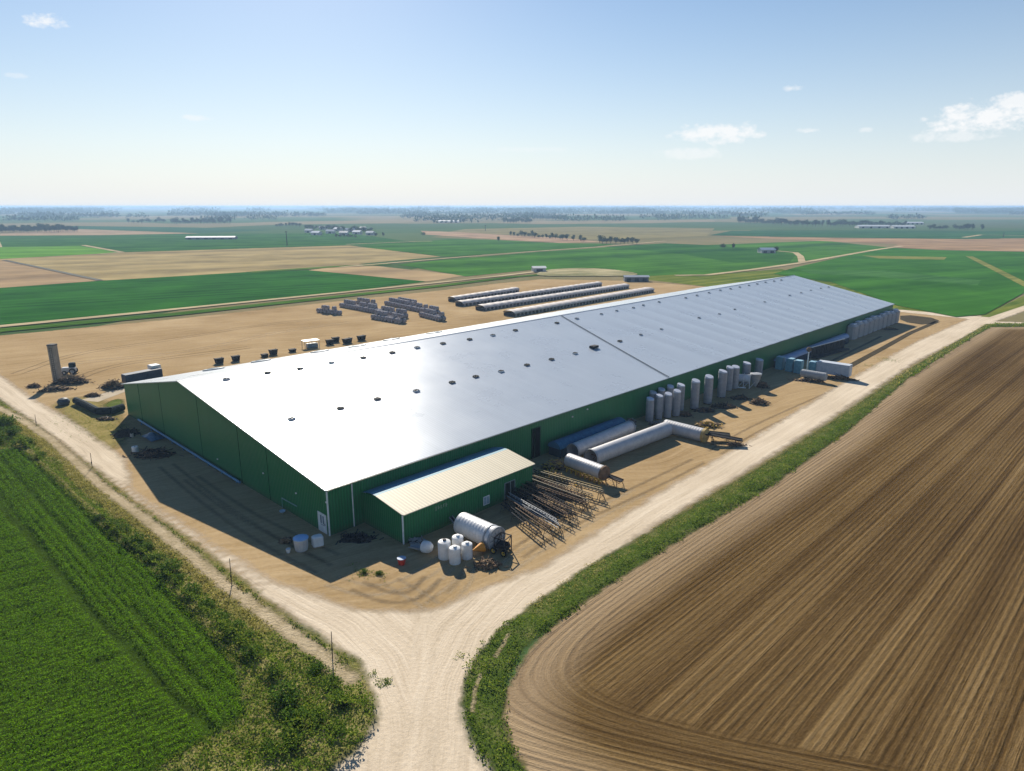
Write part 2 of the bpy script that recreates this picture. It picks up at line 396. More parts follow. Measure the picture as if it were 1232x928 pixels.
def m_verge(name, c1, c2, c3, amp=1.0, scale=.5, soft=.5, op=1.0):
    t = NT(name, 1, 0.0); p = t.pos(); n = t.noise(p, .35, 7, .7); n2 = t.noise(p, 3, 5, .7)
    f = t.math('ADD', t.math('MULTIPLY', n, .65), t.math('MULTIPLY', n2, .35))
    t.color(t.ramp(f, [(.36, c1), (.5, c2), (.64, c3)])); a, _ = edge_alpha(t, amp, soft, scale); t.alpha(t.math('MULTIPLY', a, op) if op < 1 else a)
    t.bump(n2, .8, .3); return t.m
def m_leaf(name, c1, c2, c3=None, rough=.7, trans=.25):
    t = NT(name, 1.0, .04); f = t.attr('tint'); n = t.noise(t.pos(), .25, 3)
    f = t.math('ADD', t.math('MULTIPLY', f, .6), t.math('MULTIPLY', n, .4))
    t.color(t.ramp(f, [(.2, c1), (.55, c2), (.85, c3 or c2)]))
    tr = t.n('BsdfTranslucent'); lk = t.b.inputs['Base Color'].links[0].from_socket; t.set(tr.inputs[0], lk)
    ms = t.n('MixShader'); ms.inputs[0].default_value = trans
    t.t.links.new(t.b.outputs[0], ms.inputs[1]); t.t.links.new(tr.outputs[0], ms.inputs[2])
    t.t.links.new(ms.outputs[0], t.t.nodes['Material Output'].inputs[0]); return t.m

# ---------------------------------------------------------------- ground and far fields
GX = 26000
gm = MB(); gm.add([(-GX, -400, 0), (GX, -400, 0), (GX, GX, 0), (-GX, GX, 0)], [(0, 1, 2, 3)])
tag(gm.build('ground', m_far_ground()), kind='structure')

G1 = ((.012, .060, .016), (.026, .100, .026))
fields = [
 # (pixels of the outline, colours, row azimuth, row)
 ('tan', [(0,312),(147,304),(420,295.5),(530,309),(478,313.5),(400,321),(300,328),(121,338),(0,346.6)], ((.235,.185,.095),(.33,.27,.14)), 60, 2.5),
 ('br', [(-260,345),(0,312),(5,313.5),(121,338),(0,346.8),(-260,372)], ((.27,.19,.11),(.33,.245,.15)), 60, 2.5),
 ('lg', [(-300,305),(0,297.5),(95,296),(147,304),(0,311.8),(-260,330)], ((.075,.20,.022),(.11,.25,.03)), 80, 3),
 ('dg', [(0,283.5),(240,281.5),(420,281),(480,289),(500,292),(440,296),(420,295.3),(147,303.8),(95,295.8),(0,297.3),(-300,304),(-300,290)], ((.020,.075,.018),(.042,.12,.024)), 70, 4),
 ('ts', [(-200,283),(0,281.5),(95,276),(170,278),(240,281),(120,283.2),(0,283.8),(-200,287)], ((.27,.20,.13),(.33,.25,.17)), 70, 4),
 ('dg', [(90,272),(240,274),(330,277),(240,281),(95,275.8),(20,277)], ((.03,.09,.04),(.04,.10,.05)), 70, 4),
 ('tan', [(371,325.5),(430,318),(560,332),(526,337.5),(512,339)], ((.29,.21,.12),(.35,.265,.155)), 60, 2.5),
 ('dg', [(430,297),(470,294),(540,288),(585,288.5),(673,293),(745,293.5),(700,299),(645,302.2),(540,309.5),(530,308.5)], ((.030,.100,.016),(.050,.14,.022)), 62, 3),
 ('dg', [(478,319),(540,312.5),(645,303.6),(735,297.5),(812,296.5),(990,290),(1070,298),(1050,301),(962,316.4),(850,331),(812,331),(770,333),(760,330),(640,325),(560,333)], ((.030,.100,.015),(.055,.155,.022)), 55, 3),
 ('dk', [(727,297.4),(800,293),(870,296),(958,307),(950,316),(880,316),(820,306)], ((.018,.080,.014),(.034,.11,.018)), 55, 3),
 ('ts', [(506,278),(560,280),(615,283.5),(680,287),(725,291.4),(673,292.4),(577,287),(512,282.5)], ((.30,.20,.13),(.36,.26,.18)), 60, 4),
 ('pg', [(560,276),(700,273),(860,275),(850,284),(735,290),(680,286.8),(615,283.2),(540,279)], ((.17,.15,.07),(.20,.18,.09)), 60, 4),
 ('dg', [(853,283.5),(880,278),(1050,277),(1180,278.5),(1300,277),(1300,287),(1232,286.8),(1163,287.8),(1000,286)], ((.018,.075,.028),(.03,.10,.035)), 70, 4),
 ('ts', [(853,284.2),(1000,286.5),(1163,288.2),(1232,287.2),(1320,287),(1320,305),(1232,303),(1130,301),(1071,298),(1081,294),(1003,291)], ((.25,.165,.095),(.31,.215,.135)), 70, 4),
 ('dg', [(958,322),(1035,304.5),(1075,298.6),(1130,301.5),(1232,303.5),(1330,306),(1330,330),(1232,353),(1185,379),(1150,382),(1078,368),(1000,340),(930,330)], ((.024,.100,.012),(.042,.140,.018)), 60, 3),
]
fi = 0
for nm, pts, (c1, c2), raz, row in fields:
    fi += 1; P = pxpoly(pts)
    o = flat('field', P, .06 + .012 * fi, m_field('field_%d' % fi, c1, c2, raz, row, streak=.03))
# near-side green field beyond the back track, with visible rows
flat('field', pxpoly([(-220,353),(0,346.8),(121,338.3),(300,327.5),(371,325.6),(512,339.2),(420,351),(200,374.5),(0,392.5),(-220,413)]), .10, m_field('row_crop', (.014,.072,.012), (.030,.120,.018), 60, 3.0, bump=.3, streak=.2))
# yellowish strip, pale band, dark ditch and diagonal tracks inside the right-hand field
def ribbon(name, pts, w, z, mat, w2=None, kind='structure'):
    P = [at(*p) for p in pts]; L = []; Rr = []
    for i, p in enumerate(P):
        d = (P[min(i + 1, len(P) - 1)] - P[max(i - 1, 0)]).normalized(); n = Vector((-d.y, d.x, 0)); ww = w if w2 is None else w + (w2 - w) * i / (len(P) - 1)
        L.append(p + n * ww / 2); Rr.append(p - n * ww / 2)
    m = MB(); vs = [(p.x, p.y, z) for p in L + Rr]; n = len(P)
    m.add(vs, [(i + 1, i, n + i, n + i + 1) for i in range(n - 1)]); o = m.build(name, mat); o['kind'] = kind; return o
pale_track = m_field('pale_track', (.34,.28,.17), (.44,.37,.25), 60, 2, streak=.3)
ygrass = m_field('yellow_grass', (.12,.15,.035), (.20,.20,.06), 60, 2, streak=.3)
mgrass = m_field('mid_grass', (.05,.12,.02), (.10,.16,.035), 50, 1.5, streak=.4)
flat('grass_strip', pxpoly([(1037,308),(1139,310),(1136,313),(1057,311.5)]), .30, ygrass)
flat('grass_strip', pxpoly([(960,325),(1060,326),(1180,338),(1176,344),(1060,334),(975,330)]), .30, m_field('light_crop', (.035,.115,.025), (.05,.14,.035), 60, 2, streak=.3))
ribbon('track', [(1166,309),(1196,324),(1232,342.5),(1262,358)], 5, .34, ygrass)
ribbon('track', [(812,332),(850,331.6),(905,325),(962,317),(1005,309.5),(1050,301.6),(1085,296.5)], 5, .34, pale_track)
ribbon('track', [(965,316),(963,309),(957,304.5),(935,302.4)], 5, .35, pale_track)
ribbon('track', [(410,322),(470,317),(540,311),(645,302.8),(727,297),(800,290.5)], 5, .34, pale_track)
ribbon('track', [(-10,272.5),(0,298)], 4, .34, pale_track)
ribbon('track', [(100,295.5),(147,304),(120,306)], 5, .34, pale_track)
ribbon('track', [(417,294.5),(500,291),(520,290.7)], 5, .34, pale_track)
ribbon('track', [(0,393.6),(210,373),(420,351.8),(526,340.8),(600,333),(645,327.5)], 4.5, .34, pale_track)
ribbon('track', [(1160,286),(1180,283),(1235,284)], 7, .36, pale_track)
ribbon('ditch', [(5,313.5),(60,325),(121,338)], 3.5, .34, plain('ditch_soil', (.07,.06,.03), (.03,.03,.015)))
ribbon('track', [(-30,400),(0,394),(210,373.2)], 4.5, .345, pale_track)
ribbon('grass_strip', [(-40,407),(0,398.5),(210,379),(420,356.3),(526,345),(620,333.5),(680,329)], 9, .31, m_field('verge_band', (.03,.085,.012), (.07,.14,.022), 60, 1.5, streak=.5), 6)
ribbon('grass_strip', [(300,328.5),(400,321.6),(470,318.5)], 10, .32, mgrass)
flat('grass_strip', pxpoly([(745,333),(812,331),(900,327),(940,324),(1000,338),(1085,366),(1180,381),(1240,352),(1232,368),(1190,382),(1085,373),(1060,372),(850,345)]), .05, m_field('verge_far', (.06,.12,.015), (.15,.17,.035), 50, 1.5, streak=.4))
flat('gravel_patch', smooth_poly(pxpoly([(640,333),(655,325),(700,323),(740,325),(775,331),(745,333),(690,333)])), .40, m_field('gravel', (.12,.14,.05), (.42,.37,.25), 60, 1.5, streak=.5))

# ---------------------------------------------------------------- yard
yard = pxpoly([(-60,405),(0,404),(210,384),(420,361),(526,350),(600,341),(650,336),(760,338),(850,345),(1060,372),(1085,374),(1180,385),(1100,434),(1000,500),(900,563),(800,622),(700,690),(620,740),(520,800),(440,780),(300,718),(215,655),(130,585),(60,522),(0,480),(-80,425)])
patch('yard', yard, 2.0, .010, m_dirt(), 3)
# roads: one sheet, with the distance across and along the nearest centre line for the wheel tracks
LINES = [[(-260,330),(-80,415),(0,466),(60,508),(125,556),(200,612),(280,668),(360,716),(430,752),(470,790),(492,850),(500,928),(505,1100)],
         [(1420,300),(1232,368),(1185,385),(1100,430),(1000,487),(900,545),(800,602),(700,658),(620,704),(560,760),(530,830),(522,928),(520,1100)],
         [(1185,385),(1160,381),(1078,372)], [(-200,490),(1190,387)]][:3]
LW = [[(x, y) for x, y in L] for L in LINES]
def uv_lines(x, y):
    best = np.full(x.shape, 1e12); U = np.zeros(x.shape); V = np.zeros(x.shape); J = []
    for L in LINES[:2]:
        dl = np.abs(band_dist(x, y, L)); J.append(dl)
        P = [at(*p) for p in L]; s = 0
        for a, b in zip(P[:-1], P[1:]):
            e = b - a; l2 = e.x ** 2 + e.y ** 2; l = math.sqrt(l2)
            t = np.clip(((x - a.x) * e.x + (y - a.y) * e.y) / l2, 0, 1)
            dx = x - a.x - t * e.x; dy = y - a.y - t * e.y; d = dx * dx + dy * dy
            sg = np.sign(e.x * dy - e.y * dx) * np.sqrt(d); m = d < best
            best = np.where(m, d, best); U = np.where(m, sg, U); V = np.where(m, s + t * l, V); s += l
    return U, V, np.clip(1 - np.abs(J[0] - J[1]) / 3.0, 0, 1)
road = pxpoly([(-260,324),(-80,408),(0,452),(45,484),(80,503),(150,553),(158,590),(250,652),(330,700),(430,735),(520,735),(590,705),(650,684),(720,640),(800,590),(900,532),(1000,470),(1100,413),(1165,384),(1078,375),(1078,370),(1165,379),(1190,381),(1232,362),(1420,295),(1420,303),(1245,370),(1197,387),(1235,388),(1300,388),(1300,392),(1190,391),(1100,436),(1000,503),(900,565),(800,624),(700,692),(640,732),(592,775),(566,815),(556,860),(572,905),(600,930),(640,1100),(350,1100),(392,928),(430,898),(449,868),(447,838),(431,795),(375,760),(319,719),(240,656),(165,603),(110,560),(45,511),(0,480),(-80,430),(-260,340)])
def road_uv(x, y, e):
    u, v, j = uv_lines(x, y); return {'u': u, 'v': v, 'jb': j}
patch('road', road, 1.2, .03, m_road(), 3, road_uv)
# dark drainage channel and pond by the far end
soil_dark = plain('wet_soil', (.06,.045,.022), (.03,.024,.012), rough=1, scale=.3)
def earth_ribbon(name, pts, w, z, mat):
    o = ribbon(name, pts, w, z, mat); return o
earth_ribbon('ditch', [(1022,441),(1060,420.5),(1095,401),(1128,387)], 1.8, .035, soil_dark)
flat('pond', smooth_poly(pxpoly([(1083,378),(1134,384),(1118,392),(1083,387)]), 1), .035, soil_dark)
ribbon('track', [(975,447),(1010,430),(1060,405)], .9, .036, plain('rut_soil', (.16,.11,.06), (.10,.07,.04)))

# tyre tracks left by machines turning in the yard and at the junction
tyre_l = m_verge('tyre_pale', (.42,.34,.22), (.50,.41,.28), (.56,.47,.34), .22, 1.0, .22, .38)
tyre_d = m_verge('tyre_dark', (.20,.145,.085), (.25,.185,.11), (.29,.215,.13), .22, 1.0, .22, .42)
def tyres(px, gauge, mt, w=.5):
    P = [at(*p) for p in px]
    for _ in range(2): P = [P[0]] + [q for a, b in zip(P[:-1], P[1:]) for q in (a.lerp(b, .25), a.lerp(b, .75))] + [P[-1]]
    for s_ in (-1, 1):
        C = []
        for i, p in enumerate(P):
            d = (P[min(i + 1, len(P) - 1)] - P[max(i - 1, 0)]).normalized(); C.append(p + Vector((-d.y, d.x, 0)) * gauge / 2 * s_)
        L = []; Rr = []
        for i, p in enumerate(C):
            d = (C[min(i + 1, len(C) - 1)] - C[max(i - 1, 0)]).normalized(); n = Vector((-d.y, d.x, 0)); L.append(p + n * w / 2); Rr.append(p - n * w / 2)
        patch('tyre_track', L + Rr[::-1], .2, .016 + .002 * (mt is tyre_d) if not tyres.road else .040, mt, .35)
tyres.road = False
for px, g_, mt in [([(400,699),(440,712),(480,706),(512,690),(540,668)], 1.9, tyre_l), ([(430,705),(470,722),(505,715),(520,695)], 1.8, tyre_d), ([(505,724),(530,706),(548,690),(552,684)], 1.5, tyre_l),
                   ([(470,700),(500,716),(520,730)], 1.7, tyre_l), ([(545,716),(560,700),(562,684)], 1.4, tyre_l), ([(620,668),(660,640),(720,612),(780,585),(840,555)], 2.2, tyre_d),
                   ([(600,690),(650,655),(710,622),(770,592)], 2.1, tyre_l), ([(860,545),(900,520),(960,492),(1010,470)], 2.2, tyre_d), ([(60,440),(140,432),(240,422),(330,400),(420,388)], 2.6, tyre_l),
                   ([(20,450),(90,425),(200,410),(330,388),(520,372)], 2.6, tyre_d), ([(60,470),(130,440),(210,430),(300,418)], 2.6, tyre_d), ([(230,575),(290,618),(350,648),(400,672)], 2.0, tyre_d), ([(200,560),(260,610),(330,655),(390,685)], 2.0, tyre_d)]:
    tyres(px, g_, mt)
# ---------------------------------------------------------------- ploughed field
plough_poly = pxpoly([(1300,396),(1232,393.5),(1191,394),(1158,413),(1090,457),(1018,520),(920,590),(800,660),(721,711),(673,746),(638,783),(612,825),(603,862),(611,896)])
p_last = plough_poly[-1]; dz = (at(1038,922) - at(780,873)).normalized()
plough_poly += [p_last + Vector((1.5,-3.5,0)), p_last + Vector((6,-7,0)), p_last + Vector((14,-10,0)) , p_last + dz * 80 + Vector((0,-9,0)), p_last + dz * 700 + Vector((0,-9,0))]
pz = R(45)
def plough_attr(x, y, e):
    w_ = x * math.cos(pz) - y * math.sin(pz); l_ = x * math.sin(pz) + y * math.cos(pz)
    # headland: turning strip along the near end of the field, measured from the boundary
    q = at(780, 873); nx, ny = -dz.y, dz.x
    near = (x - q.x) * nx + (y - q.y) * ny           # negative = inside the turning strip
    sa = at(800, 660); sb = at(1018, 520); sdv = (sb - sa).normalized(); dA = (x - sa.x) * sdv.y - (y - sa.y) * sdv.x
    b0 = at(603, 866); dB = (x - b0.x) * nx + (y - b0.y) * ny + 1.0
    K = 5.5; em = -K * np.logaddexp(-dA / K, -dB / K); hh = (at(780, 873) - b0); lim = hh.x * nx + hh.y * ny + 1.0
    hl = np.clip((lim + 1.2 - em) / 2.0, 0, 1)
    return {'w': w_, 'l': l_, 'hl': hl, 'em': em}
P_near = [p for p in plough_poly]
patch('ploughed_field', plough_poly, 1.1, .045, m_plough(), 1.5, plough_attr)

# ---------------------------------------------------------------- verges with real plants
leaf_green = m_leaf('grass_leaf', (.06,.115,.010), (.15,.24,.02), (.32,.34,.05), trans=.45)
leaf_dry = m_leaf('dry_grass_leaf', (.22,.22,.04), (.40,.35,.09), (.56,.47,.2), trans=.45)
leaf_crop = m_leaf('crop_leaf', (.10,.22,.006), (.155,.32,.008), (.24,.42,.014), trans=.5)
leaf_bush = m_leaf('bush_leaf', (.03,.07,.008), (.07,.14,.014), (.15,.22,.025), trans=.35)
vr = pxpoly([(1300,391),(1232,390.5),(1187,390),(1100,441),(983,520),(900,571),(782,640),(714,678),(639,729),(598,760),(566,802),(557,845),(571,892),(598,930),(650,1100),(700,1100),(632,928),(612,896),(603,862),(608,817),(626,783),(673,746),(721,711),(800,660),(920,590),(1018,520),(1090,457),(1158,413),(1191,394),(1232,393.5),(1300,396)])
gverge = m_verge('verge_soil', (.035,.060,.014), (.07,.105,.02), (.16,.16,.06), .8, .6, .4)
patch('verge', vr, .7, .05, gverge, 1.0)
LITTER = [[(612,763),(604,779),(595,792)], [(579,812),(571,832),(569,858)]]
x, y, e = inside_pts(vr, 15, -.5, 11); n1 = vnoise(x, y, 1.6, 3) ; n2 = vnoise(x, y, 5, 4); k = (e + n1 * 1.4 > .5) & np.all([np.abs(band_dist(x, y, q)) > .12 + .2 * vnoise(x, y, .7, 5) for q in LITTER], 0); x, y, e, n1, n2 = x[k], y[k], e[k], n1[k], n2[k]
h = np.clip(e, 0, 1.6) * .28 * (n1 * .8 + n2 * .7)
far_ = y > 150
sel = ~far_ | (np.arange(len(x)) % 3 == 0)
x, y, h, n1, n2 = x[sel], y[sel], h[sel], n1[sel], n2[sel]
sz = np.where(y > 150, .36, .155) * (.7 + .6 * n1)
OUT_PX = [(1187,390),(1100,441),(983,520),(900,571),(782,640),(714,678),(639,729)]
do = np.abs(band_dist(x, y, OUT_PX)); dry_ = (do < 1.3 + 1.1 * n2) & (y > at(0, 760).y)
kd = dry_ & (n1 > .25)
V, Fq, T = leaves(x[kd], y[kd], h[kd] * .5 + .03, sz[kd] * .8, .7, 8, 2); tag(npmesh('dry_grass', V, Fq, leaf_dry, {'tint': T}), 'olive brown dry grass edge between the right road and the green verge', 'grass', kind='stuff')
kg = ~dry_; x, y, h, sz = x[kg], y[kg], h[kg], sz[kg]
V, Fq, T = leaves(x, y, h + .05, sz, .7, 5, 3); tag(npmesh('verge_grass', V, Fq, leaf_green, {'tint': T}), 'green roadside grass and weeds between dirt road and ploughed field', 'grass', kind='stuff')
# strips of dry litter in the verge near the junction
lit = m_verge('dry_litter', (.20,.17,.08), (.32,.27,.16), (.42,.35,.22), .25, 2.5, .1)
for q in LITTER: patch('dry_strip', ribbon_poly(q, .35), .25, .09, lit, .4)


# left verge: several bands parallel to the road
lv = pxpoly([(-140,430),(-80,436),(0,483),(45,513),(110,563),(165,606),(240,659),(319,722),(375,763),(431,798),(447,838),(448,868),(428,900),(392,928),(330,1060),(100,1060),(187,927),(262,882),(298,862),(285,805),(240,750),(188,693),(131,644),(103,614),(38,552),(21,540),(0,541),(-140,560)])
patch('verge', lv, .7, .055, m_verge('left_verge_soil', (.09,.11,.022), (.20,.19,.06), (.34,.29,.14), 1.2, .6, .6), 1.2)
path_px = [(-30,478),(20,502),(60,528),(124,587),(157,611),(232,671),(270,704),(322,742),(397,797),(425,822)]
tp = m_verge('dry_path', (.26,.21,.11), (.42,.34,.22), (.52,.43,.29), .5, 1.2, .4)
patch('path', ribbon_poly(path_px, 1.5), .5, .07, tp, .8)
x, y, e = inside_pts(lv, 26, -.3, 21); d = band_dist(x, y, path_px)   # d>0: field side or road side
sd_ = 1 if band_dist(np.array([at(60,560).x]), np.array([at(60,560).y]), path_px)[0] > 0 else -1
d = d * sd_      # positive = toward the crop field
n1 = vnoise(x, y, 1.4, 7); n2 = vnoise(x, y, 4.5, 8); n3 = vnoise(x, y, .6, 9)
keep = (np.abs(d) > .55 + .5 * n1) & ((d > 0) | (n1 * .6 + n2 * .4 > .36)) & ((d > 0) | (e > .2))
x, y, e, d, n1, n2, n3 = (q[keep] for q in (x, y, e, d, n1, n2, n3))
corner = at(400, 870); cd = np.hypot(x - corner.x, y - corner.y)
hf = np.clip(d, 0, 3) * .12
hb = np.clip(1 - np.abs(d - 4.2) / 1.1, 0, 1) * .9 * (.5 + n2)        # a low bank along the crop edge
hcorner = np.clip(1 - cd / 9, 0, 1) * .9 * (.25 + n1)
h = hf * n1 + hb * (e < 3.5) * (e > .4) + hcorner
green = (d > 2.2 + 1.2 * (n2 - .5)) | ((d > 0) & (cd < 15) & (n2 > .16)) | ((d < 0) & (n1 > .35))
drym = ~green
for msk, mt, nmx, lb in ((green, leaf_green, 'verge_grass', 'green rough grass bank between crop field and dirt road'), (drym, leaf_dry, 'dry_grass', 'yellow dry grass band along the pale footpath')):
    V, Fq, T = leaves(x[msk], y[msk], h[msk] + .04, .13 + .09 * n3[msk], .7, 6, 3)
    tag(npmesh(nmx, V, Fq, mt, {'tint': T}), lb, 'grass', kind='stuff')
# sparse weeds on the yard and by the junction
wx = []; 
for (cx, cy, r, nn) in [(437,690,1.0,40),(455,692,.9,36),(425,680,.5,10),(463,822,.5,60),(447,812,.4,16),(410,800,1.0,60),(120,510,7,300),(100,500,5,200),(150,520,4,160),(1067,433,3,160),(1048,440,2,60),(556,790,.5,20)]:
    p = at(cx, cy)
    for _ in range(nn): wx.append((p.x + rnd.gauss(0, r * .6), p.y + rnd.gauss(0, r * .6)))
wx = np.array(wx); V, Fq, T = leaves(wx[:, 0], wx[:, 1], np.full(len(wx), .03), .13, .5, 9, 4)
tag(npmesh('weeds', V, Fq, leaf_green, {'tint': T}), 'scattered green weeds growing on the tan dirt', 'weeds', kind='stuff')
tag(patch('grass_strip', smooth_poly(pxpoly([(62,484),(110,476),(146,500),(150,528),(128,548),(90,515)])), .8, .028, m_verge('yellow_lawn', (.20,.17,.055), (.27,.225,.08), (.36,.28,.12), 2.0, .3, 1.5), 1.5))
patch('grass_strip', smooth_poly(pxpoly([(124,486),(147,478),(149,490),(132,492)]), 1), .6, .034, m_verge('wall_lawn', (.06,.09,.02), (.10,.13,.03), (.16,.17,.06), .8, .5, .5), 1)

# ---------------------------------------------------------------- the leafy crop field on the left
crop = pxpoly([(-160,565),(0,543),(21,541),(38,553),(103,615),(131,645),(188,694),(240,751),(283,805),(294,860),(262,880),(187,926),(60,1060)]) + [Vector((-60,30,0)), Vector((-110,60,0))]
tl = [(-20,585),(0,611),(49,664),(94,722.5),(157.5,786),(195,827.5),(256,881)]
def crop_h(x, y):
    d = band_dist(x, y, tl)
    right = d * sdc > 0
    wA = x * math.cos(rA) - y * math.sin(rA); wB = x * math.cos(rB) - y * math.sin(rB)
    w = np.where(right, wA, wB)
    sp = .80; ph = np.abs(((w / sp) % 1) - .5) * 2          # 1 at row centre... 0 in gap
    big = np.abs(((w / (sp * np.where(right, 4, 6))) % 1) - .5) * 2
    hh = .60 * np.clip(ph * 1.5 - .12, .1, 1) - .8 * (big < np.where(right, .13, .10)) * (vnoise(x, y, 9, 77) > np.where(right, .3, .45)) - .9 * (np.abs(d) < .45)
    return hh, d
rA = math.atan2(*(at(131,645) - at(240,751)).xy)
rA = math.atan2((at(240,751) - at(103,615)).x, (at(240,751) - at(103,615)).y)
rB = math.atan2((at(190,815) - at(0,880)).x, (at(190,815) - at(0,880)).y)
sdc = 1 if band_dist(np.array([at(150,730).x]), np.array([at(150,730).y]), tl)[0] > 0 else -1
soil_c = m_verge('crop_floor', (.026,.044,.006), (.036,.066,.007), (.044,.084,.009), .2, 1, .15)
vis = lambda x, y: (np.abs(x) < y * .80 + 10) & (y > 33)
patch('crop_field', crop, .5, .06, soil_c, .6, zf=lambda x, y, e: np.where(e > .3, np.clip(crop_h(x, y)[0] - .42, 0, 1) * np.clip(e, 0, 1), 0))
x, y, e = inside_pts(crop, 52, .05, 31, vis); hh, d = crop_h(x, y); n1 = vnoise(x, y, 2.2, 12); n3 = vnoise(x, y, .5, 13)
k = (hh > .12) & ((y < 85) | (np.arange(len(x)) % 2 == 0)); x, y, e, hh, n1, n3 = x[k], y[k], e[k], hh[k], n1[k], n3[k]
V, Fq, T = leaves(x, y, hh * (.8 + .3 * n1), .062 + .03 * n3 + .0009 * y, .30, 14, 2)
tag(npmesh('crop_plants', V, Fq, leaf_crop, {'tint': T}), 'dense dark green leafy crop in fine rows on the left field', 'crop', kind='stuff')

# ---------------------------------------------------------------- bushes (hedge along the crop) as things
def bush_mesh(seed, mat, w=1.0, h=1.0, n=500, s=.16):
    r = np.random.default_rng(seed); k = 5 + seed % 3
    cs = [(r.uniform(-.55, .55) * w, r.uniform(-.55, .55) * w, r.uniform(.3, .7) * h, r.uniform(.35, .6)) for _ in range(k)]
    P = []
    for _ in range(n):
        c = cs[r.integers(k)]; v = r.normal(0, 1, 3); v /= np.linalg.norm(v); rad = c[3] * r.uniform(.75, 1.08)
        q = (c[0] + v[0] * rad * w, c[1] + v[1] * rad * w, max(.03, c[2] + v[2] * rad * h)); P.append(q)
    P = np.array(P); V, Fq, T = leaves(P[:, 0], P[:, 1], P[:, 2], s, .8, seed, 2)
    o = npmesh('foliage', V, Fq, mat, {'tint': T}); return o
stem_mat = plain('bark', (.11,.08,.05), (.05,.035,.02), rough=.95)
def make_bush(seed, mat, label, group, n=500):
    t = empty('bush', (0, 0, 0), 0, label, 'bush', group)
    b = bush_mesh(seed, mat, n=n); b.parent = t
    m = MB()
    for i in range(6):
        a = rnd.uniform(0, 6.28); m.rod((0, 0, -.02), (.35 * math.cos(a), .35 * math.sin(a), rnd.uniform(.5, .9)), .04, .012, 5)
    m.build('stem', stem_mat, t); return t
bp = [make_bush(s, leaf_bush, 'dark green bush', 'bushes along the ditch by the crop field') for s in (41, 42, 43, 44)]
spots = [(6,512,2.2,'round dark bush nearest the left edge where the hedge bends'),(14,524,1.9,'dark bush second from the left edge in the hedge bend'),(30,537,1.7,'dark bush at the crop field far corner'),
 (-4,535,1.9,'dark bush cut by the left picture edge'),(48,551,1.0,'low bush just right of the crop field corner'),(133,634,1.1,'first small dark bush down the ditch line'),(143,642,1.2,'second dark bush in the ditch line pair'),
 (162,656,1.5,'large dark bush midway down the crop edge'),(172,664,1.1,'small bush after the large midway one'),(203,689,1.4,'dark rounded bush overhanging crop beside the ditch'),(214,700,.9,'small bush trailing the rounded one'),
 (281,760,1.3,'dark bush by the ditch opposite the curved post'),(292,772,.9,'small bush below the one opposite the curved post'),(331,812,1.0,'low bush left of the overgrown corner'),(347,846,2.0,'tall dark bush in the overgrown corner'),
 (357,868,1.6,'tall shrub below the tallest one in the corner'),(378,812,1.2,'bush on the upper rim of the overgrown corner'),(398,826,1.1,'bush near the tip of the overgrown corner'),(412,845,1.2,'green bush at the eastern tip of the overgrown corner'),
 (386,868,1.3,'broad green bush in the middle of the overgrown corner'),(352,893,1.3,'bush near the bottom edge in the overgrown corner'),(405,880,1.0,'low bush beside the road bend at the picture bottom'),(328,905,1.1,'bush at the bottom edge beside the crop field tip'),
 (120,626,.9,'low bush above the first small dark bush on the ditch line'),(186,676,1.0,'bush between the midway pair and the rounded overhanging bush'),(230,716,1.1,'bush on the ditch line below the small trailing bush'),(247,732,1.0,'bush halfway between the trailing bush and the curved post'),(264,748,1.0,'small bush just above the one opposite the curved post'),(306,790,1.1,'dark bush where the ditch line meets the overgrown corner'),
 (438,689,.45,'tiny tuft bush on bare dirt left of the pair'),(456,691,.42,'tiny tuft bush on bare dirt right of the pair')]
for i, (px_, py_, s, lb) in enumerate(spots):
    if px_ > 320 and s > .6: s *= .78
    if i < 4: o = bp[i]; o.location = at(px_, py_); o.scale = (s, s, s * .75); o['label'] = lb; o.rotation_euler.z = i
    else: clone(bp[i % 4], at(px_, py_), rnd.uniform(0, 6), lb, sc=(s * rnd.uniform(.9, 1.2), s, s * .75))

# ================================================================ buildings
def ribbed(name, c1, c2, mode, pitch=.30, rough=.5, metal=0.0, spec=.4, bump=.05, dirt=.5, rib=.5, wear=None):
    """profiled sheet: ribs run across local x ('x') or round axis-aligned walls ('xy')"""
    t = NT(name, rough, spec, metal); o = t.obj(); s = t.sep(o)
    u = s[0] if mode == 'x' else t.math('ADD', s[0], s[1])
    w = t.math('SINE', t.math('MULTIPLY', u, 2 * PI / pitch)); w = t.rmap(w, -.3, .6, 0, 1)
    n = t.noise(o, .12, 5, .6); st = t.noise(t.comb(t.math('MULTIPLY', u, 1.6), t.math('MULTIPLY', s[2] if mode == 'xy' else s[1], .05), 0), 1.0, 4, .6)
    sheet = t.n('TexWhiteNoise', noise_dimensions='1D'); t.set(sheet.inputs['W'], t.math('FLOOR', t.math('DIVIDE', u, 1.0)))
    f = t.math('ADD', t.math('MULTIPLY', n, .5), t.math('MULTIPLY', st, .5)); f = t.math('ADD', f, t.math('MULTIPLY', t.math('SUBTRACT', sheet.outputs['Value'], .5), .10))
    c = t.ramp(f, [(.5 - dirt * .3, c2), (.5 + dirt * .3, c1)])
    c = t.mix(t.math('MULTIPLY', t.math('SUBTRACT', 1.0, w), rib), c, tuple(q * .45 for q in c1))
    if wear: 
        zz = t.rmap(t.math('ADD', s[2], t.math('MULTIPLY', st, .8)), .2, 1.3, .55, 0); c = t.mix(zz, c, wear)
    t.color(c)
    t.set(t.b.inputs['Roughness'], t.rmap(n, .3, .7, rough - .015, rough + .02))
    t.bump(w, .8, bump); return t.m
green_wall = ribbed('green_cladding', (.016, .205, .068), (.011, .14, .050), 'xy', .42, .45, 0, .35, .05, .9, wear=(.07, .075, .045))
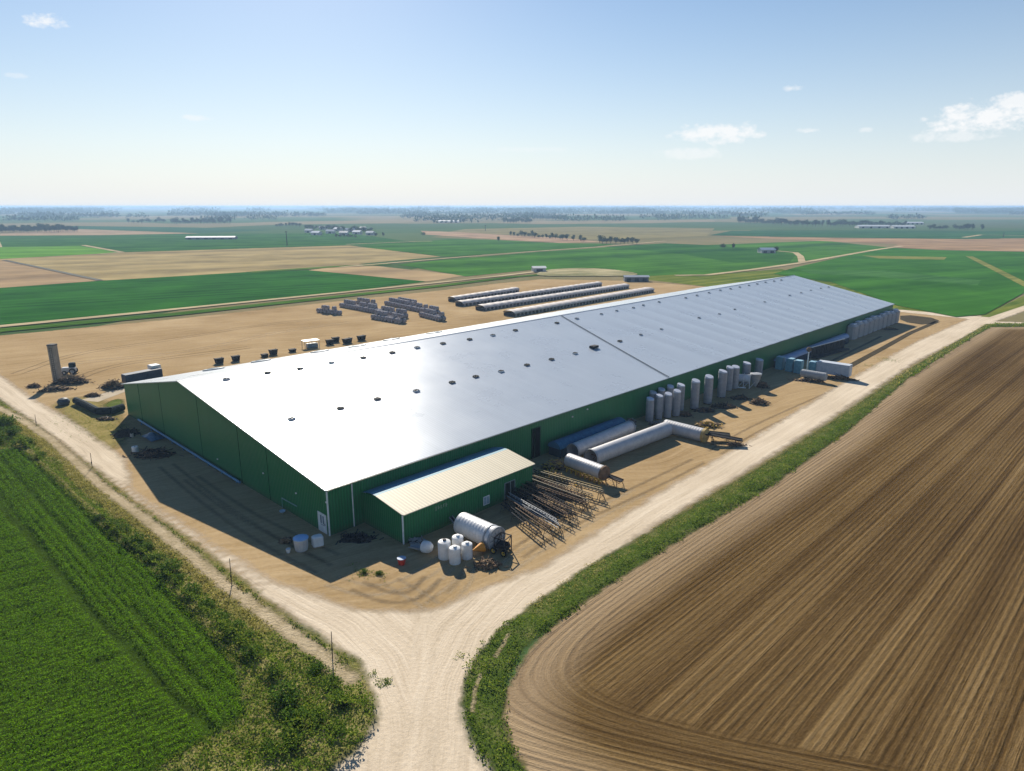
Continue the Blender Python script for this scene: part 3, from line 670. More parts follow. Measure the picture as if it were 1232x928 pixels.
annex_wall = ribbed('annex_cladding', (.018, .20, .064), (.012, .135, .046), 'xy', .42, .5, 0, .35, .05, .9, wear=(.08, .08, .045))
roof_m = ribbed('metal_roof', (.43, .475, .53), (.365, .405, .455), 'x', .50, .28, .10, .35, .006, .8, rib=.16)
annex_roof = ribbed('cream_roof', (.62, .55, .40), (.50, .44, .31), 'x', .50, .55, 0.0, .4, .03, .8)
white_metal = plain('white_trim', (.72, .75, .76), (.5, .53, .55), rough=.4)
dark_metal = plain('dark_metal', (.05, .05, .055), (.02, .02, .024), rough=.5, metal=.3)
black_stuff = plain('black_plastic', (.028, .03, .034), (.012, .012, .015), rough=.55)
grey_metal = plain('galvanised', (.32, .34, .36), (.20, .22, .25), rough=.6, metal=0.0, scale=1.2)
tank_white = plain('white_plastic', (.74, .75, .76), (.55, .55, .54), rough=.35, scale=1.4)
blue_metal = plain('blue_paint', (.10, .26, .42), (.05, .15, .27), rough=.35)
teal_metal = plain('teal_paint', (.13, .33, .42), (.07, .19, .26), rough=.4)
yellow_p = plain('yellow_paint', (.62, .40, .05), (.35, .22, .04), rough=.5)
orange_p = plain('orange_paint', (.68, .30, .04), (.40, .16, .03), rough=.5)
red_p = plain('red_plastic', (.55, .05, .03), (.35, .03, .02), rough=.45)
rust_m = plain('rusty_steel', (.20, .12, .07), (.07, .045, .03), rough=.8)
wood_m = plain('weathered_wood', (.38, .27, .16), (.20, .13, .08), rough=.9)
concrete = plain('concrete', (.34, .30, .25), (.22, .19, .155), rough=.9, scale=1.0)
glass_d = plain('dark_glass', (.03, .05, .06), (.015, .025, .03), rough=.08, spec=.8)
glass_l = plain('pale_glass', (.35, .45, .50), (.2, .3, .36), rough=.1, spec=.8)

LB, WB, EH = 228.0, 74.0, 6.3
def ridge(x): k = x / LB; return 44.3 - 8.0 * k, 12.05 + 1.75 * k
BAY = 7.6
def arch(x):           # the sheeting of the far half sits on slightly vaulted bays
    a = max(0., min(1., (x - 88) / 14.)); return a * .12 * abs(math.sin(PI * x / BAY))
wh = empty('warehouse', A0, ROT, 'very long low green metal warehouse with a pale gabled metal roof on the bare yard', 'warehouse')
m = MB(); m.add([(0, 0, 0), (LB, 0, 0), (LB, 0, EH), (0, 0, EH)], [(0, 1, 2, 3)]); 
ry, rz_ = ridge(0); m.add([(0, 0, 0), (0, 0, EH), (0, ry, rz_), (0, WB, EH), (0, WB, 0)], [(0, 1, 2, 3, 4)])
ry, rz_ = ridge(LB); m.add([(LB, 0, 0), (LB, WB, 0), (LB, WB, EH), (LB, ry, rz_), (LB, 0, EH)], [(0, 1, 2, 3, 4)])
m.add([(0, WB, 0), (0, WB, EH), (LB, WB, EH), (LB, WB, 0)], [(0, 1, 2, 3)])
m.build('wall', green_wall, wh)
def roof_sheet(side):
    m = MB(); n = int(LB / .95); K = 8; vs = []; OV = .35
    for i in range(n + 1):
        x = -OV + (LB + 2 * OV) * i / n; y1, z1 = ridge(min(max(x, 0), LB)); ye = -OV if side == 0 else WB + OV; slope = (z1 - EH) / abs(y1 - (0 if side == 0 else WB)); ze = EH + .1 - OV * slope
        for k in range(K + 1):
            q = k / K; vs.append((x, ye + (y1 - ye) * q, ze + (z1 + .14 - ze) * q + arch(x) * math.sin(PI * min(1, q * 1.0 + .08)) ** .5 if q < .96 else z1 + .14))
    fs = []
    for i in range(n):
        for k in range(K):
            a = i * (K + 1) + k; f = (a, a + K + 1, a + K + 2, a + 1); fs.append(f if side == 0 else f[::-1])
    # thin edges all round
    b = len(vs); vs2 = [(p[0], p[1], p[2] - .12) for p in vs]; 
    edge = [i * (K + 1) for i in range(n + 1)]
    m.add(vs, fs); base = len(m.v)
    m.v += [vs2[i] for i in edge]; m.f += [(edge[i], base + i, base + i + 1, edge[i + 1]) for i in range(n)]
    for ei in (0, n):
        e0 = [ei * (K + 1) + k for k in range(K + 1)]; base = len(m.v); m.v += [vs2[i] for i in e0]; m.f += [(e0[k], e0[k + 1], base + k + 1, base + k) for k in range(K)]
    o = m.build('roof', roof_m, wh, smooth=True); return o
r0 = roof_sheet(0); r1 = roof_sheet(1)
m = MB(); y0, z0 = ridge(0); y1, z1 = ridge(LB)
m.add([(-.36, y0 - .28, z0 + .13), (LB + .36, y1 - .28, z1 + .13), (LB + .36, y1, z1 + .26), (-.36, y0, z0 + .26), (LB + .36, y1 + .28, z1 + .13), (-.36, y0 + .28, z0 + .13)], [(0, 1, 2, 3), (3, 2, 4, 5)])
m.build('ridge_cap', plain('ridge_metal', (.55, .6, .64), (.45, .48, .52), rough=.4, metal=.6), wh)
# verge trim on the gable, corner post, downpipes, gutter
m = MB(); y0, z0 = ridge(0)
for (ya, za), (yb, zb) in (((-.36, EH - .05), (y0, z0 + .13)), ((y0, z0 + .13), (WB + .36, EH - .05))):
    m.add([(-.40, ya, za - .08), (-.40, yb, zb - .08), (-.40, yb, zb + .08), (-.40, ya, za + .08), (-.30, ya, za + .085), (-.30, yb, zb + .085)], [(0, 3, 2, 1), (3, 4, 5, 2)])
m.build('trim', plain('pale_trim', (.5, .56, .56), (.38, .42, .42), rough=.4), wh)
MB().box((-.06, -.06, EH / 2 - .1), (.16, .16, EH - .3)).build('corner_trim', white_metal, wh)
MB().rod((3.5, -.12, .1), (3.5, -.12, EH - .15), .08, n=8).build('downpipe', white_metal, wh)
MB().box((LB / 2, -.42, EH - .08), (LB + .4, .14, .13)).build('gutter', plain('gutter_green', (.05, .12, .08), (.03, .08, .05), rough=.4), wh)
def plane_hit(px_, py_, x0=None, y0=None):
    r = Vector(ray(px_, py_)); o = Vector((0, 0, CH)) - A0
    ex, ey = o.dot(E1), o.dot(E2); dx, dy = r.dot(E1), r.dot(E2)
    t = (x0 - ex) / dx if x0 is not None else (y0 - ey) / dy
    return ex + dx * t, ey + dy * t, o.z + r.z * t
# panel seams on gable
for px_, py_ in ((168, 480), (194, 490), (239.5, 510), (287.5, 540), (322.6, 570)):
    _, y, _z = plane_hit(px_, py_, x0=0); y0, z0 = ridge(0); zt = EH + (z0 - EH) * (y / y0 if y < y0 else (WB - y) / (WB - y0))
    MB().box((-.012, y, zt / 2), (.03, .10, zt - .2)).build('panel_joint', plain('joint_dark', (.008, .035, .02), (.006, .02, .012)), wh)
# door with frame, panes and handle
d = MB().box((-.04, 1.55, 1.32), (.06, 2.0, 2.6)).build('door', white_metal, wh)
m = MB(); m.box((-.085, 1.2, 1.75), (.02, .34, 1.1)).box((-.085, 1.75, 1.75), (.02, .34, 1.1)).box((-.085, 1.47, 1.05), (.02, .9, .08)); m.build('pane', plain('pane_grey', (.22, .27, .32), (.12, .15, .2), rough=.2), d)
MB().box((-.1, .85, 1.25), (.06, .06, .22)).build('handle', dark_metal, d)
for px_, py_ in ((357, 594), (393.5, 605), (317.5, 570), (262.5, 553)):
    _, y, z = plane_hit(px_, py_, x0=0); MB().bbox((-.11, y, z), (.16, .26, .18), .03).build('wall_lamp', tank_white, wh)
_, ya, za = plane_hit(340, 599, x0=0); _, yb, zb = plane_hit(358, 609, x0=0)
m = MB().rod((-.12, ya, za), (-.12, yb, zb), .07).rod((-.12, ya, za), (-.12, ya, za - 1.6), .05); m.build('wall_rail', plain('pale_green_metal', (.25, .38, .36), (.15, .25, .24)), wh)
m = MB(); m.rod((-.5, 66.5, .75), (-.5, 23.8, .40), .19, n=12)
for k in range(9): y = 25 + k * 5; m.box((-.5, y, .2), (.16, .12, .42))
m.build('drain_pipe', blue_metal, wh, smooth=True)
# open doorway as a closed slab, its unlit inside painted near-black
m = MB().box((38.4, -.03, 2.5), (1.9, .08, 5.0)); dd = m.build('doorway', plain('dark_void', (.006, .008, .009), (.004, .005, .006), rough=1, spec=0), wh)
m = MB().box((37.4, -.09, 2.55), (.14, .12, 5.1)).box((39.4, -.09, 2.55), (.14, .12, 5.1)).box((38.4, -.09, 5.12), (2.1, .12, .12)).box((38.1, -.09, 2.5), (.1, .1, 5)); m.build('door_frame', plain('frame_green', (.02, .07, .04), (.01, .04, .025)), dd)
_, _, _ = 0, 0, 0
for px_, py_ in ((688, 502), (706, 493), (438, 594)):
    x, _y, z = plane_hit(px_, py_, y0=0); MB().bbox((x, -.14, z), (.3, .2, .2), .03).build('wall_lamp', tank_white, wh)
# roof height under a photograph ray
def roof_z(x, y):
    ry_, rz = ridge(x); return EH + .1 + (rz + .04 - EH) * (y / ry_) if y < ry_ else EH + .1 + (rz + .04 - EH) * ((WB - y) / (WB - ry_))
def roof_hit(px_, py_):
    r = Vector(ray(px_, py_)); o = Vector((0, 0, CH)) - A0; t = 20.
    while t < 500:
        P = o + r * t; x, y = P.dot(E1), P.dot(E2)
        if 0 <= x <= LB and -.3 <= y <= WB and P.z <= roof_z(x, y): return x, y, roof_z(x, y)
        t += .15
    return None
top_row = [(272.5,457),(322,449),(361,444),(398.7,437),(437,431),(472,425),(502,419),(533,414),(565,409),(593,404),(620,398),(670,389),(694,384),(723.6,378.6),(742,374.6),(762,371),(774,368),(793,364),(825,359),(838.6,356),(853,352.7),(866.5,349.7),(879,348),(890,346),(901,343.9),(911,342.2),(921,340.1),(931.3,338.7),(940,337.4)]
mid_row = [(351,504.7),(409.6,491.7),(454,481),(501,471.4),(544,461),(572.5,454),(603,447.5),(634,440),(663.6,433),(692,426),(714.6,419),(745.7,411),(771,403.6),(795.7,397),(841,383),(865.5,378.7),(884,373),(920,364),(950,356),(964,353),(975.6,350),(987.6,347.6),(997,346)]
vent_frame = plain('vent_frame', (.30, .27, .22), (.10, .09, .08), rough=.6); vent_dark = plain('vent_dark', (.035, .032, .03), (.015, .015, .015))
for row in (top_row, mid_row):
    for j, (px_, py_) in enumerate(row):
        h = roof_hit(px_, py_)
        if not h: continue
        x, y, z = h; s = .72 if x > 95 else .95
        m = MB().box((x, y, z + .10), (1.15 * s, .75 * s, .2)); v = m.build('roof_vent', vent_frame if j % 3 and x < 95 else white_metal, wh)
        m = MB().box((x - .30 * s, y - .02, z + .225), (.35 * s, .55 * s, .08)).box((x + .27 * s, y - .08, z + .225), (.4 * s, .4 * s, .10)).box((x - .05, y + .30 * s, z + .235), (.85 * s, .1, .13)); m.build('vent_louvre', vent_dark, v)
for px_, py_ in [(257,445),(314,435),(384.6,423.6),(430,417),(471,409),(522.5,401)]:
    h = roof_hit(px_, py_)
    if h:
        x, y, z = h; sl = math.atan((ridge(x)[1] - EH) / (WB - ridge(x)[0]))
        M = Matrix.Translation((x, y, z + .12)) @ Matrix.Rotation(-sl, 4, 'X')
        v = MB().rings([(2.1, -.2), (2.1, .12), (1.9, .16)], 28, M).build('skylight', plain('skylight_rim', (.34, .38, .41), (.24, .27, .3), rough=.3, metal=.4), wh)
        MB().rings([(1.3, .14), (1.2, .22), (.6, .28)], 24, M).build('skylight_pane', plain('skylight_glass', (.20, .24, .27), (.12, .15, .17), rough=.2), v)
# the dark expansion joint across the roof
m = MB(); hs = [(93.0 + (78.3 - 93.0) * (1 - k / 24), k / 24) for k in range(25)]
L_ = []; R_ = []
for x, q in hs:
    ry_, rz = ridge(x); y = -.34 + (ry_ - .3 + .34) * q; z = roof_z(x, max(0, y)) + .16
    L_.append((x - .16, y, z)); R_.append((x + .16, y, z))
m.add(L_ + R_, [(i, 25 + i, 26 + i, i + 1) for i in range(24)]); m.build('roof_joint', plain('joint_black', (.02, .02, .022), (.012, .012, .014)), wh)
m = MB(); h = roof_hit(714.6, 419); m.box((h[0], h[1], h[2] + .3), (1.9, 1.2, .5)); m.build('roof_hatch', dark_metal, wh)

# annex
an = empty('annex_shed', W(5.1, 0), ROT, 'small green metal annex with a cream sheet roof against the long warehouse wall', 'shed')
AL, AW = 23.3, 8.4
m = MB(); g1 = [(0, -.06, 0), (0, -.06, 4.3), (0, -3.2, 4.75), (0, -AW, 4.05), (0, -AW, 0)]
m.add([(x_, y_, z_) for x_, y_, z_ in g1], [(4, 3, 2, 1, 0)][:1]); m.add([(AL, y_, z_) for _, y_, z_ in g1], [(0, 1, 2, 3, 4)])
m.add([(0, -AW, 0), (AL, -AW, 0), (AL, -AW, 4.05), (0, -AW, 4.05)], [(0, 1, 2, 3)]); m.build('wall', annex_wall, an)
def arf(y0, z0, y1, z1, mat):
    m = MB(); o = .22; x0, x1 = -o, AL + o
    m.add([(x0, y0, z0), (x1, y0, z0), (x1, y1, z1), (x0, y1, z1), (x0, y0, z0 - .1), (x1, y0, z0 - .1), (x1, y1, z1 - .1), (x0, y1, z1 - .1)], [(0, 1, 2, 3), (7, 6, 5, 4), (0, 4, 5, 1), (1, 5, 6, 2), (3, 7, 4, 0)]); m.build('roof', mat, an)
arf(-AW - .25, 4.05, -3.2, 4.85, annex_roof)
bl_roof = ribbed('blue_roof', (.16, .36, .46), (.11, .27, .36), 'x', .50, .6, 0, .2, .03, .8)
m = MB(); x0, x1 = -.22, AL + .22
m.add([(x0, -3.198, 4.852), (x1, -3.198, 4.852), (x1, -1.9, 4.84), (x1, -.1, 4.40), (x0, -.1, 4.40), (x0, -1.9, 4.84)], [(0, 1, 2, 5), (5, 2, 3, 4)]); m.build('roof', bl_roof, an)
MB().box((-.07, -AW - .07, 2.0), (.15, .15, 3.9)).build('corner_trim', white_metal, an)
MB().box((AL / 2, -AW - .34, 3.98), (AL + .3, .14, .12)).build('gutter', plain('cream_metal', (.55, .5, .38), (.42, .38, .28)), an)
def ahit(px_, py_):
    x, y, z = plane_hit(px_, py_, y0=-AW); return x - 5.1, z
x, z = ahit(585, 602); wdw = MB().box((x, -AW - .03, z), (1.15, .08, 1.25)).build('window', white_metal, an)
m = MB().box((x - .26, -AW - .08, z), (.42, .03, 1.0)).box((x + .26, -AW - .08, z), (.42, .03, 1.0)); m.build('pane', glass_l, wdw)
x, z = ahit(613, 583); dr = MB().box((x, -AW - .02, 1.3), (1.9, .06, 2.6)).build('door', plain('door_dark', (.02, .03, .028), (.01, .016, .014)), an)
m = MB().box((x - 1, -AW - .06, 1.32), (.1, .1, 2.64)).box((x + 1, -AW - .06, 1.32), (.1, .1, 2.64)).box((x, -AW - .06, 2.66), (2.1, .1, .1)).box((x + .1, -AW - .06, 1.3), (.08, .1, 2.6)); m.build('door_frame', plain('pale_frame', (.25, .3, .3), (.15, .2, .2)), dr)
x, z = ahit(531, 609.5); m = MB()
for k in range(5): m.box((x - .9 + k * .42, -AW - .03, z + .03 * (k % 2)), (.16, .05, .55 - .1 * (k % 2))).box((x - .82 + k * .42, -AW - .03, z + .2 * (1 - k % 3)), (.26, .045, .07))
m.build('wall_marks', plain('faded_paint', (.20, .30, .22), (.10, .2, .13)), an)

# ================================================================ tanks, tubes, silos
def tube_thing(name, p0, p1, r, label, cat, mat, open_end=False, lift=0.0, group=None, bands=True, end_mat=None, taper=1.0):
    p0 = Vector(p0); p1 = Vector(p1); L = (p1 - p0).length; rz = math.atan2(p1.y - p0.y, p1.x - p0.x)
    t = empty(name, (p0.x, p0.y, 0), rz, label, cat, group); zc = r + lift
    M = Matrix.Translation((0, 0, zc)) @ Matrix.Rotation(PI / 2, 4, 'Y')
    prof = []; n = max(6, int(L / .5))
    for i in range(n + 1):
        x = L * i / n; rr = r * (1 + (taper - 1) * i / n)
        prof += [(rr, x)] if i in (0, n) or not bands else [(rr, x - .06), (rr * 1.012, x), (rr, x + .06)]
    m = MB().rings(prof, 36, M, c0=False, c1=not open_end)
    if open_end: 
        m.rings([(r * .95, L), (r * .95, 0)], 36, M, c0=False, c1=False); m.rings([(r * .95, 0), (r, 0)], 36, M, False, False)
        m.rings([(r * .95, L), (r, L)], 36, M, False, False); 
    else:
        m.rings([(.02, -r * .28), (r * .55, -r * .2), (r * .85, -r * .08), (r, 0)], 36, M, True, False)
    m.build('shell', mat, t, smooth=True)
    return t, L, zc
alu = plain('ribbed_sheet', (.50, .50, .51), (.36, .36, .38), rough=.45, metal=.15, scale=1.0)
tA, L, zc = tube_thing('pipe_section', at(689, 551), at(757, 522), 1.2, 'rear of the two parallel open metal tubes beside the warehouse wall', 'metal tube', alu, True)
for x in (0, L): MB().rings([(1.22, -.15), (1.28, -.15), (1.28, .15), (1.22, .15)], 32, Matrix.Translation((x, 0, zc)) @ Matrix.Rotation(PI/2, 4, 'Y'), False, False).build('flange', grey_metal, tA)
tB, L, zc = tube_thing('pipe_section', at(711, 560), at(801, 525), 1.32, 'longest open metal tube lying parallel to the road in front of the rear one', 'metal tube', alu, True)
for x in (0,): MB().rings([(1.33, -.15), (1.41, -.15), (1.41, .15), (1.33, .15)], 32, Matrix.Translation((x, 0, zc)) @ Matrix.Rotation(PI/2, 4, 'Y'), False, False).build('flange', grey_metal, tB)
m = MB(); 
for k in range(7): m.rod((1.2, 0, zc), (1.2, .95 * math.cos(k * .9), zc + .95 * math.sin(k * .9)), .07)
m.build('brace', rust_m, tB)
tC, L, zc = tube_thing('pipe_section', at(800, 520), at(847, 532), 1.2, 'closed metal tube slanting to the road at the end of the longest one', 'metal tube', alu, False)
MB().rings([(1.21, -.2), (1.28, -.2), (1.28, .3), (.9, .35), (.3, .5)], 28, Matrix.Translation((L, 0, zc)) @ Matrix.Rotation(PI/2, 4, 'Y'), False, True).build('end_cap', plain('rusty_yellow', (.45, .33, .12), (.22, .15, .07)), tC)
tD, L, zc = tube_thing('pipe_section', at(684, 566), at(726, 582.5), 1.05, 'short metal tube on a yellow cradle behind the steel racks', 'metal tube', alu, False, lift=.7)
m = MB()
for k in range(8):
    x = .3 + k * (L - .5) / 7; m.box((x, -.75, .45), (.14, .14, .9)).box((x, .75, .45), (.14, .14, .9)).box((x, 0, .62), (.12, 1.6, .12)).rod((x, -.75, .1), (x + .6, -.75, .85), .05)
m.rod((0, -.85, .85), (L + .3, -.85, .85), .1).rod((0, .85, .85), (L + .3, .85, .85), .1); m.build('cradle', yellow_p, tD)
MB().rings([(1.06, -.1), (1.13, -.1), (1.13, .25), (.5, .4)], 24, Matrix.Translation((L, 0, zc)) @ Matrix.Rotation(PI/2, 4, 'Y'), False, True).build('end_cap', rust_m, tD)
tE, L, zc = tube_thing('lying_silo', at(556, 642), at(597, 661), 1.42, 'fat white ribbed silo lying on its side in front of the annex', 'silo', plain('white_sheet', (.62, .63, .65), (.48, .49, .51), rough=.4, metal=.15), False)
M = Matrix.Translation((L, 0, zc)) @ Matrix.Rotation(PI/2, 4, 'Y')
MB().rings([(1.43, -.9), (1.50, -.9), (1.50, -.7), (1.43, -.7)], 32, M, False, False).build('hoop', grey_metal, tE)
m = MB().rings([(1.43, -.1), (1.5, -.1), (1.5, .15), (1.3, .2)], 32, M, False, False)
for k in range(10): a = k * .63; m.rod((L + .18, 0, zc), (L + .18, 1.35 * math.cos(a), zc + 1.35 * math.sin(a)), .05)
m.build('end_frame', grey_metal, tE)
def wheel(t, x, y, z, r, w, rim):
    M = Matrix.Translation((x, y, z)) @ Matrix.Rotation(PI/2, 4, 'X')
    o = MB().rings([(r * .62, -w/2), (r * .95, -w/2), (r, -w * .3), (r, w * .3), (r * .95, w/2), (r * .62, w/2)], 20, M, False, False).build('wheel', black_stuff, t, True)
    MB().rings([(r * .62, -w * .3), (.1, -w * .1), (.1, w * .1), (r * .62, w * .3)], 12, M, False, False).build('rim', rim, o); return o
ch = empty('wheeled_frame', at(605, 664), R(-30), 'yellow wheeled loading frame at the lower end of the lying white silo', 'trailer')
m = MB()
for x_ in (-.7, .7):
    for y_ in (-.8, .8): m.box((x_, y_, 1.0), (.1, .1, 2.0))
    m.box((x_, 0, 2.0), (.1, 1.7, .1)).box((x_, 0, .6), (.1, 1.7, .1)).rod((x_, -.8, .6), (x_, .8, 2), .04)
m.box((0, .8, 2.0), (1.5, .1, .1)).box((0, -.8, 2.0), (1.5, .1, .1)).box((0, 0, .9), (1.2, 1.2, .5)); m.build('frame', dark_metal, ch)
wheel(ch, -.7, -1.0, .42, .42, .25, yellow_p); wheel(ch, .7, -1.0, .42, .42, .25, yellow_p); wheel(ch, .0, 1.0, .42, .42, .25, orange_p)
cn = empty('hopper', at(575, 667), R(25), 'orange cone shaped hopper lying beside the scrap heap', 'hopper')
M = Matrix.Translation((0, 0, .75)) @ Matrix.Rotation(R(82), 4, 'Y')
MB().rings([(.1, -.9), (.12, -.5), (.58, .45), (.62, .75), (.56, .78)], 20, M, True, False).build('cone', orange_p, cn, True)
MB().rod((-.9, 0, .1), (-.3, 0, .7), .05).rod((.5, .4, 0), (.4, .2, .5), .05).rod((.5, -.4, 0), (.4, -.2, .5), .05).rod((-.9, 0, .78), (-2.0, .2, .4), .05).build('leg', rust_m, cn)
# white round tanks
def round_tank(px_, py_, r, h, label, lid=True, sq=1.0):
    t = empty('water_tank', at(px_, py_), 0, label, 'tank', 'white tanks in front of the annex')
    b = MB().rings([(r * .97, 0), (r, .1), (r, h * .3), (r * 1.015, h * .33), (r, h * .36), (r, h * .66), (r * 1.015, h * .69), (r, h * .72), (r, h - .12), (r * .94, h), (r * .55, h + .12), (r * .2, h + .16)], 32).build('body', tank_white, t, True)
    b.scale = (sq, 1, 1)
    MB().rings([(.22, h + .12), (.24, h + .22), (.2, h + .26)], 16).build('lid', tank_white if lid else dark_metal, t)
    MB().rod((r * .9, -r * .35, .2), (r * .97, -r * .4, h - .1), .035).build('pipe', grey_metal, t); return t
round_tank(562, 671, .66, 1.8, 'short white tank nearest the lying silo')
round_tank(547.5, 677, .68, 1.9, 'white round tank standing in front of the other white tanks')
round_tank(551, 664, .70, 2.0, 'white tank in the middle, hidden behind the front one')
round_tank(535, 671, .76, 2.1, 'leftmost tall white tank of the cluster', False)
t = empty('storage_pod', at(514, 665), R(160), 'grey dome capsule with a pale trough lying by the annex corner', 'pod')
M = Matrix.Translation((0, 0, .72)) @ Matrix.Rotation(PI/2, 4, 'Y'); MB().rings([(.08, -.75), (.45, -.62), (.68, -.3), (.74, .1), (.7, .5), (.62, .6)], 24, M).build('dome', tank_white, t, True)
m = MB()
for k in range(9):
    a = PI + PI * k / 8; a2 = PI + PI * (k + 1) / 8
    if k < 8: m.add([(.6, .6 * math.cos(a), .75 + .6 * math.sin(a)), (2.4, .3 * math.cos(a), .5 + .3 * math.sin(a)), (2.4, .3 * math.cos(a2), .5 + .3 * math.sin(a2)), (.6, .6 * math.cos(a2), .75 + .6 * math.sin(a2))], [(0, 1, 2, 3)])
m.build('trough', grey_metal, t)
t = empty('bucket', at(483.5, 679), 0, 'red bucket with a pale lid alone on the shaded ground', 'bucket')
MB().rings([(.36, 0), (.50, .75), (.53, .78)], 24, c1=False).build('body', red_p, t, True); MB().rings([(.5, .74), (.52, .82), (.1, .86)], 24).build('lid', plain('pale_blue_plastic', (.35, .45, .6), (.25, .33, .45)), t)
t = empty('barrel', at(363, 661.5), 0, 'large pale barrel with a blue lid near the warehouse door', 'barrel')
MB().rings([(.72, 0), (.80, .4), (.86, 1.2), (.88, 1.55)], 12, c1=False).build('body', plain('grey_plastic', (.5, .5, .5), (.36, .36, .37), rough=.5), t); MB().rings([(.92, 1.5), (.92, 1.62), (.5, 1.75), (.1, 1.78)], 12).build('lid', plain('light_blue_lid', (.30, .50, .78), (.22, .4, .65), rough=.35), t)
t = empty('storage_cube', at(382.5, 656.5), R(30), 'white rounded plastic cube to the right of the big barrel', 'container')
MB().bbox((0, 0, .08), (1.3, 1.1, 1.25), .16).build('body', tank_white, t); MB().box((0, 0, .05), (1.35, 1.15, .1)).build('pallet', wood_m, t)
t = empty('bucket', at(347, 665), 0, 'small white bucket below the big barrel', 'bucket'); MB().rings([(.2, 0), (.3, .5)], 16, c1=False).rings([(.27, .48), (.05, .46)], 16).build('body', tank_white, t); MB().rod((-.3, 0, .48), (.3, 0, .52), .02).build('handle', grey_metal, t)
t = empty('bowl', at(340, 617), 0, 'small pale blue bowl alone on the shaded ground by the gable wall', 'bowl'); MB().rings([(.12, 0), (.36, .16), (.40, .32), (.34, .33), (.1, .2)], 18).build('body', plain('pale_blue', (.42, .55, .68), (.35, .45, .58)), t)

# scrap heaps: one thing each, its loose bits are what a heap is made of
def heap(px_, py_, w, d_, h, label, mats, n=110, rz=0, seed=0, name='scrap_heap', cat='scrap heap'):
    r = random.Random(seed + 99); t = empty(name, at(px_, py_), rz, label, cat)
    lump = MB(); K = 14; J = 5; vs = [(0, 0, h * .72)]
    for j in range(1, J + 1):
        for i in range(K):
            a = 2 * PI * i / K; q = j / J; s = .42 * (1 + r.uniform(-.3, .3))
            vs.append((w * s * q * math.cos(a), d_ * s * q * math.sin(a), max(0, h * .72 * (1 - q ** 1.6) * r.uniform(.7, 1.15) - (.02 if j == J else 0))))
    fs = [(0, 1 + i, 1 + (i + 1) % K) for i in range(K)]
    for j in range(J - 1):
        for i in range(K): a = 1 + j * K + i; b = 1 + j * K + (i + 1) % K; fs.append((a, a + K, b + K, b))
    lump.add(vs, fs).build('mound', mats[0], t)
    for gi, mt in enumerate(mats[1:]):
        m = MB()
        for _ in range(int(n * 1.6) // max(1, len(mats) - 1)):
            x = r.gauss(0, .20) * w; y = r.gauss(0, .20) * d_; q = min(1, math.hypot(x / w, y / d_) * 2); z = h * .75 * (1 - q ** 1.4)
            if r.random() < .5:
                L = r.uniform(.25, .16 + .22 * (w + d_) / 2); a = r.uniform(0, 6.28); e = r.uniform(-.3, .6)
                m.rod((x, y, z + .05), (x + L * math.cos(a), y + L * math.sin(a), max(.03, z + L * math.sin(e))), r.uniform(.03, .09))
            else:
                s = r.uniform(.12, .4); m.box((x, y, max(.08, z)), (s, s * r.uniform(.4, 1.5), s * r.uniform(.3, .9)), r.uniform(0, 3), r.uniform(-.8, .8))
        m.build('debris', mt, t)
    return t
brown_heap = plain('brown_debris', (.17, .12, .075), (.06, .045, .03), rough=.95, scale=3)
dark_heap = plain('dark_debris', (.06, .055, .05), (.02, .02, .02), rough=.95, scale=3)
heap(586, 681, 3.2, 2.2, .8, 'round heap of brown scrap below the orange hopper', [dark_heap, rust_m, wood_m, brown_heap], 130, seed=1)
heap(913, 486, 4.2, 2.4, 1.4, 'lone brown scrap heap on the sunlit dirt below the silos', [dark_heap, wood_m, rust_m, brown_heap], 120, seed=2)
heap(852, 513, 5.5, 2.6, 1.0, 'dark scrap and planks strewn past the kinked tube', [dark_heap, wood_m, yellow_p], 90, seed=3)
heap(758, 511, 2.6, 3.0, 1.4, 'scrap pile at the far end of the rear metal tube', [dark_heap, rust_m, grey_metal], 60, seed=4)
heap(345, 652, 1.6, 1.4, .7, 'little rubbish pile left of the big barrel', [dark_heap, brown_heap, wood_m], 40, seed=5)
heap(824, 500, 3.5, 2.5, .9, 'dark junk between the front silo cluster and lone silos', [dark_heap, rust_m], 60, seed=6)
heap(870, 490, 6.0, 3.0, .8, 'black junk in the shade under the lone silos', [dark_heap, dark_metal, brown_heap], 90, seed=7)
heap(917, 466, 3.0, 3.0, 1.7, 'brown tangled scrap at the foot of the white processing machine', [dark_heap, rust_m, brown_heap], 80, seed=8)
heap(1012, 457, 7.5, 1.6, 1.1, 'low rusty scrap bank in front of the long white trailer', [dark_heap, rust_m, brown_heap], 110, rz=R(-25), seed=9)
heap(972, 459, 7.0, 1.8, .8, 'scrap bed under the small grey tanker', [dark_heap, rust_m, wood_m], 80, rz=R(-20), seed=10)
heap(978, 425, 7.0, 2.4, 1.2, 'dark debris below the black panel wall', [dark_heap, dark_metal, rust_m], 70, rz=R(44), seed=11)
heap(87, 461, 9.0, 3.6, 2.2, 'biggest brown scrap heap at the right foot of the concrete tower', [dark_heap, rust_m, brown_heap, wood_m], 190, seed=12)
heap(66, 470, 7.5, 2.6, 1.0, 'flat tan rubble heap in front of the concrete tower', [brown_heap, wood_m, dark_metal], 110, rz=R(25), seed=13)
heap(41, 466, 3.6, 1.6, 1.0, 'small dark scrap heap left of the concrete tower', [dark_heap, rust_m], 50, seed=14)
heap(137, 467, 6.5, 4.0, 2.2, 'curled brown scrap behind the warehouse left corner', [dark_heap, wood_m, rust_m, brown_heap], 130, seed=15)
heap(112, 477, 4.0, 1.6, .9, 'short dark scrap row on the pale slab', [dark_heap, rust_m], 50, seed=16)
heap(128, 505, 4.5, 2.0, .6, 'low pale rubble on the yellow grass near the black pipeline', [brown_heap, wood_m, dark_metal], 60, seed=17)
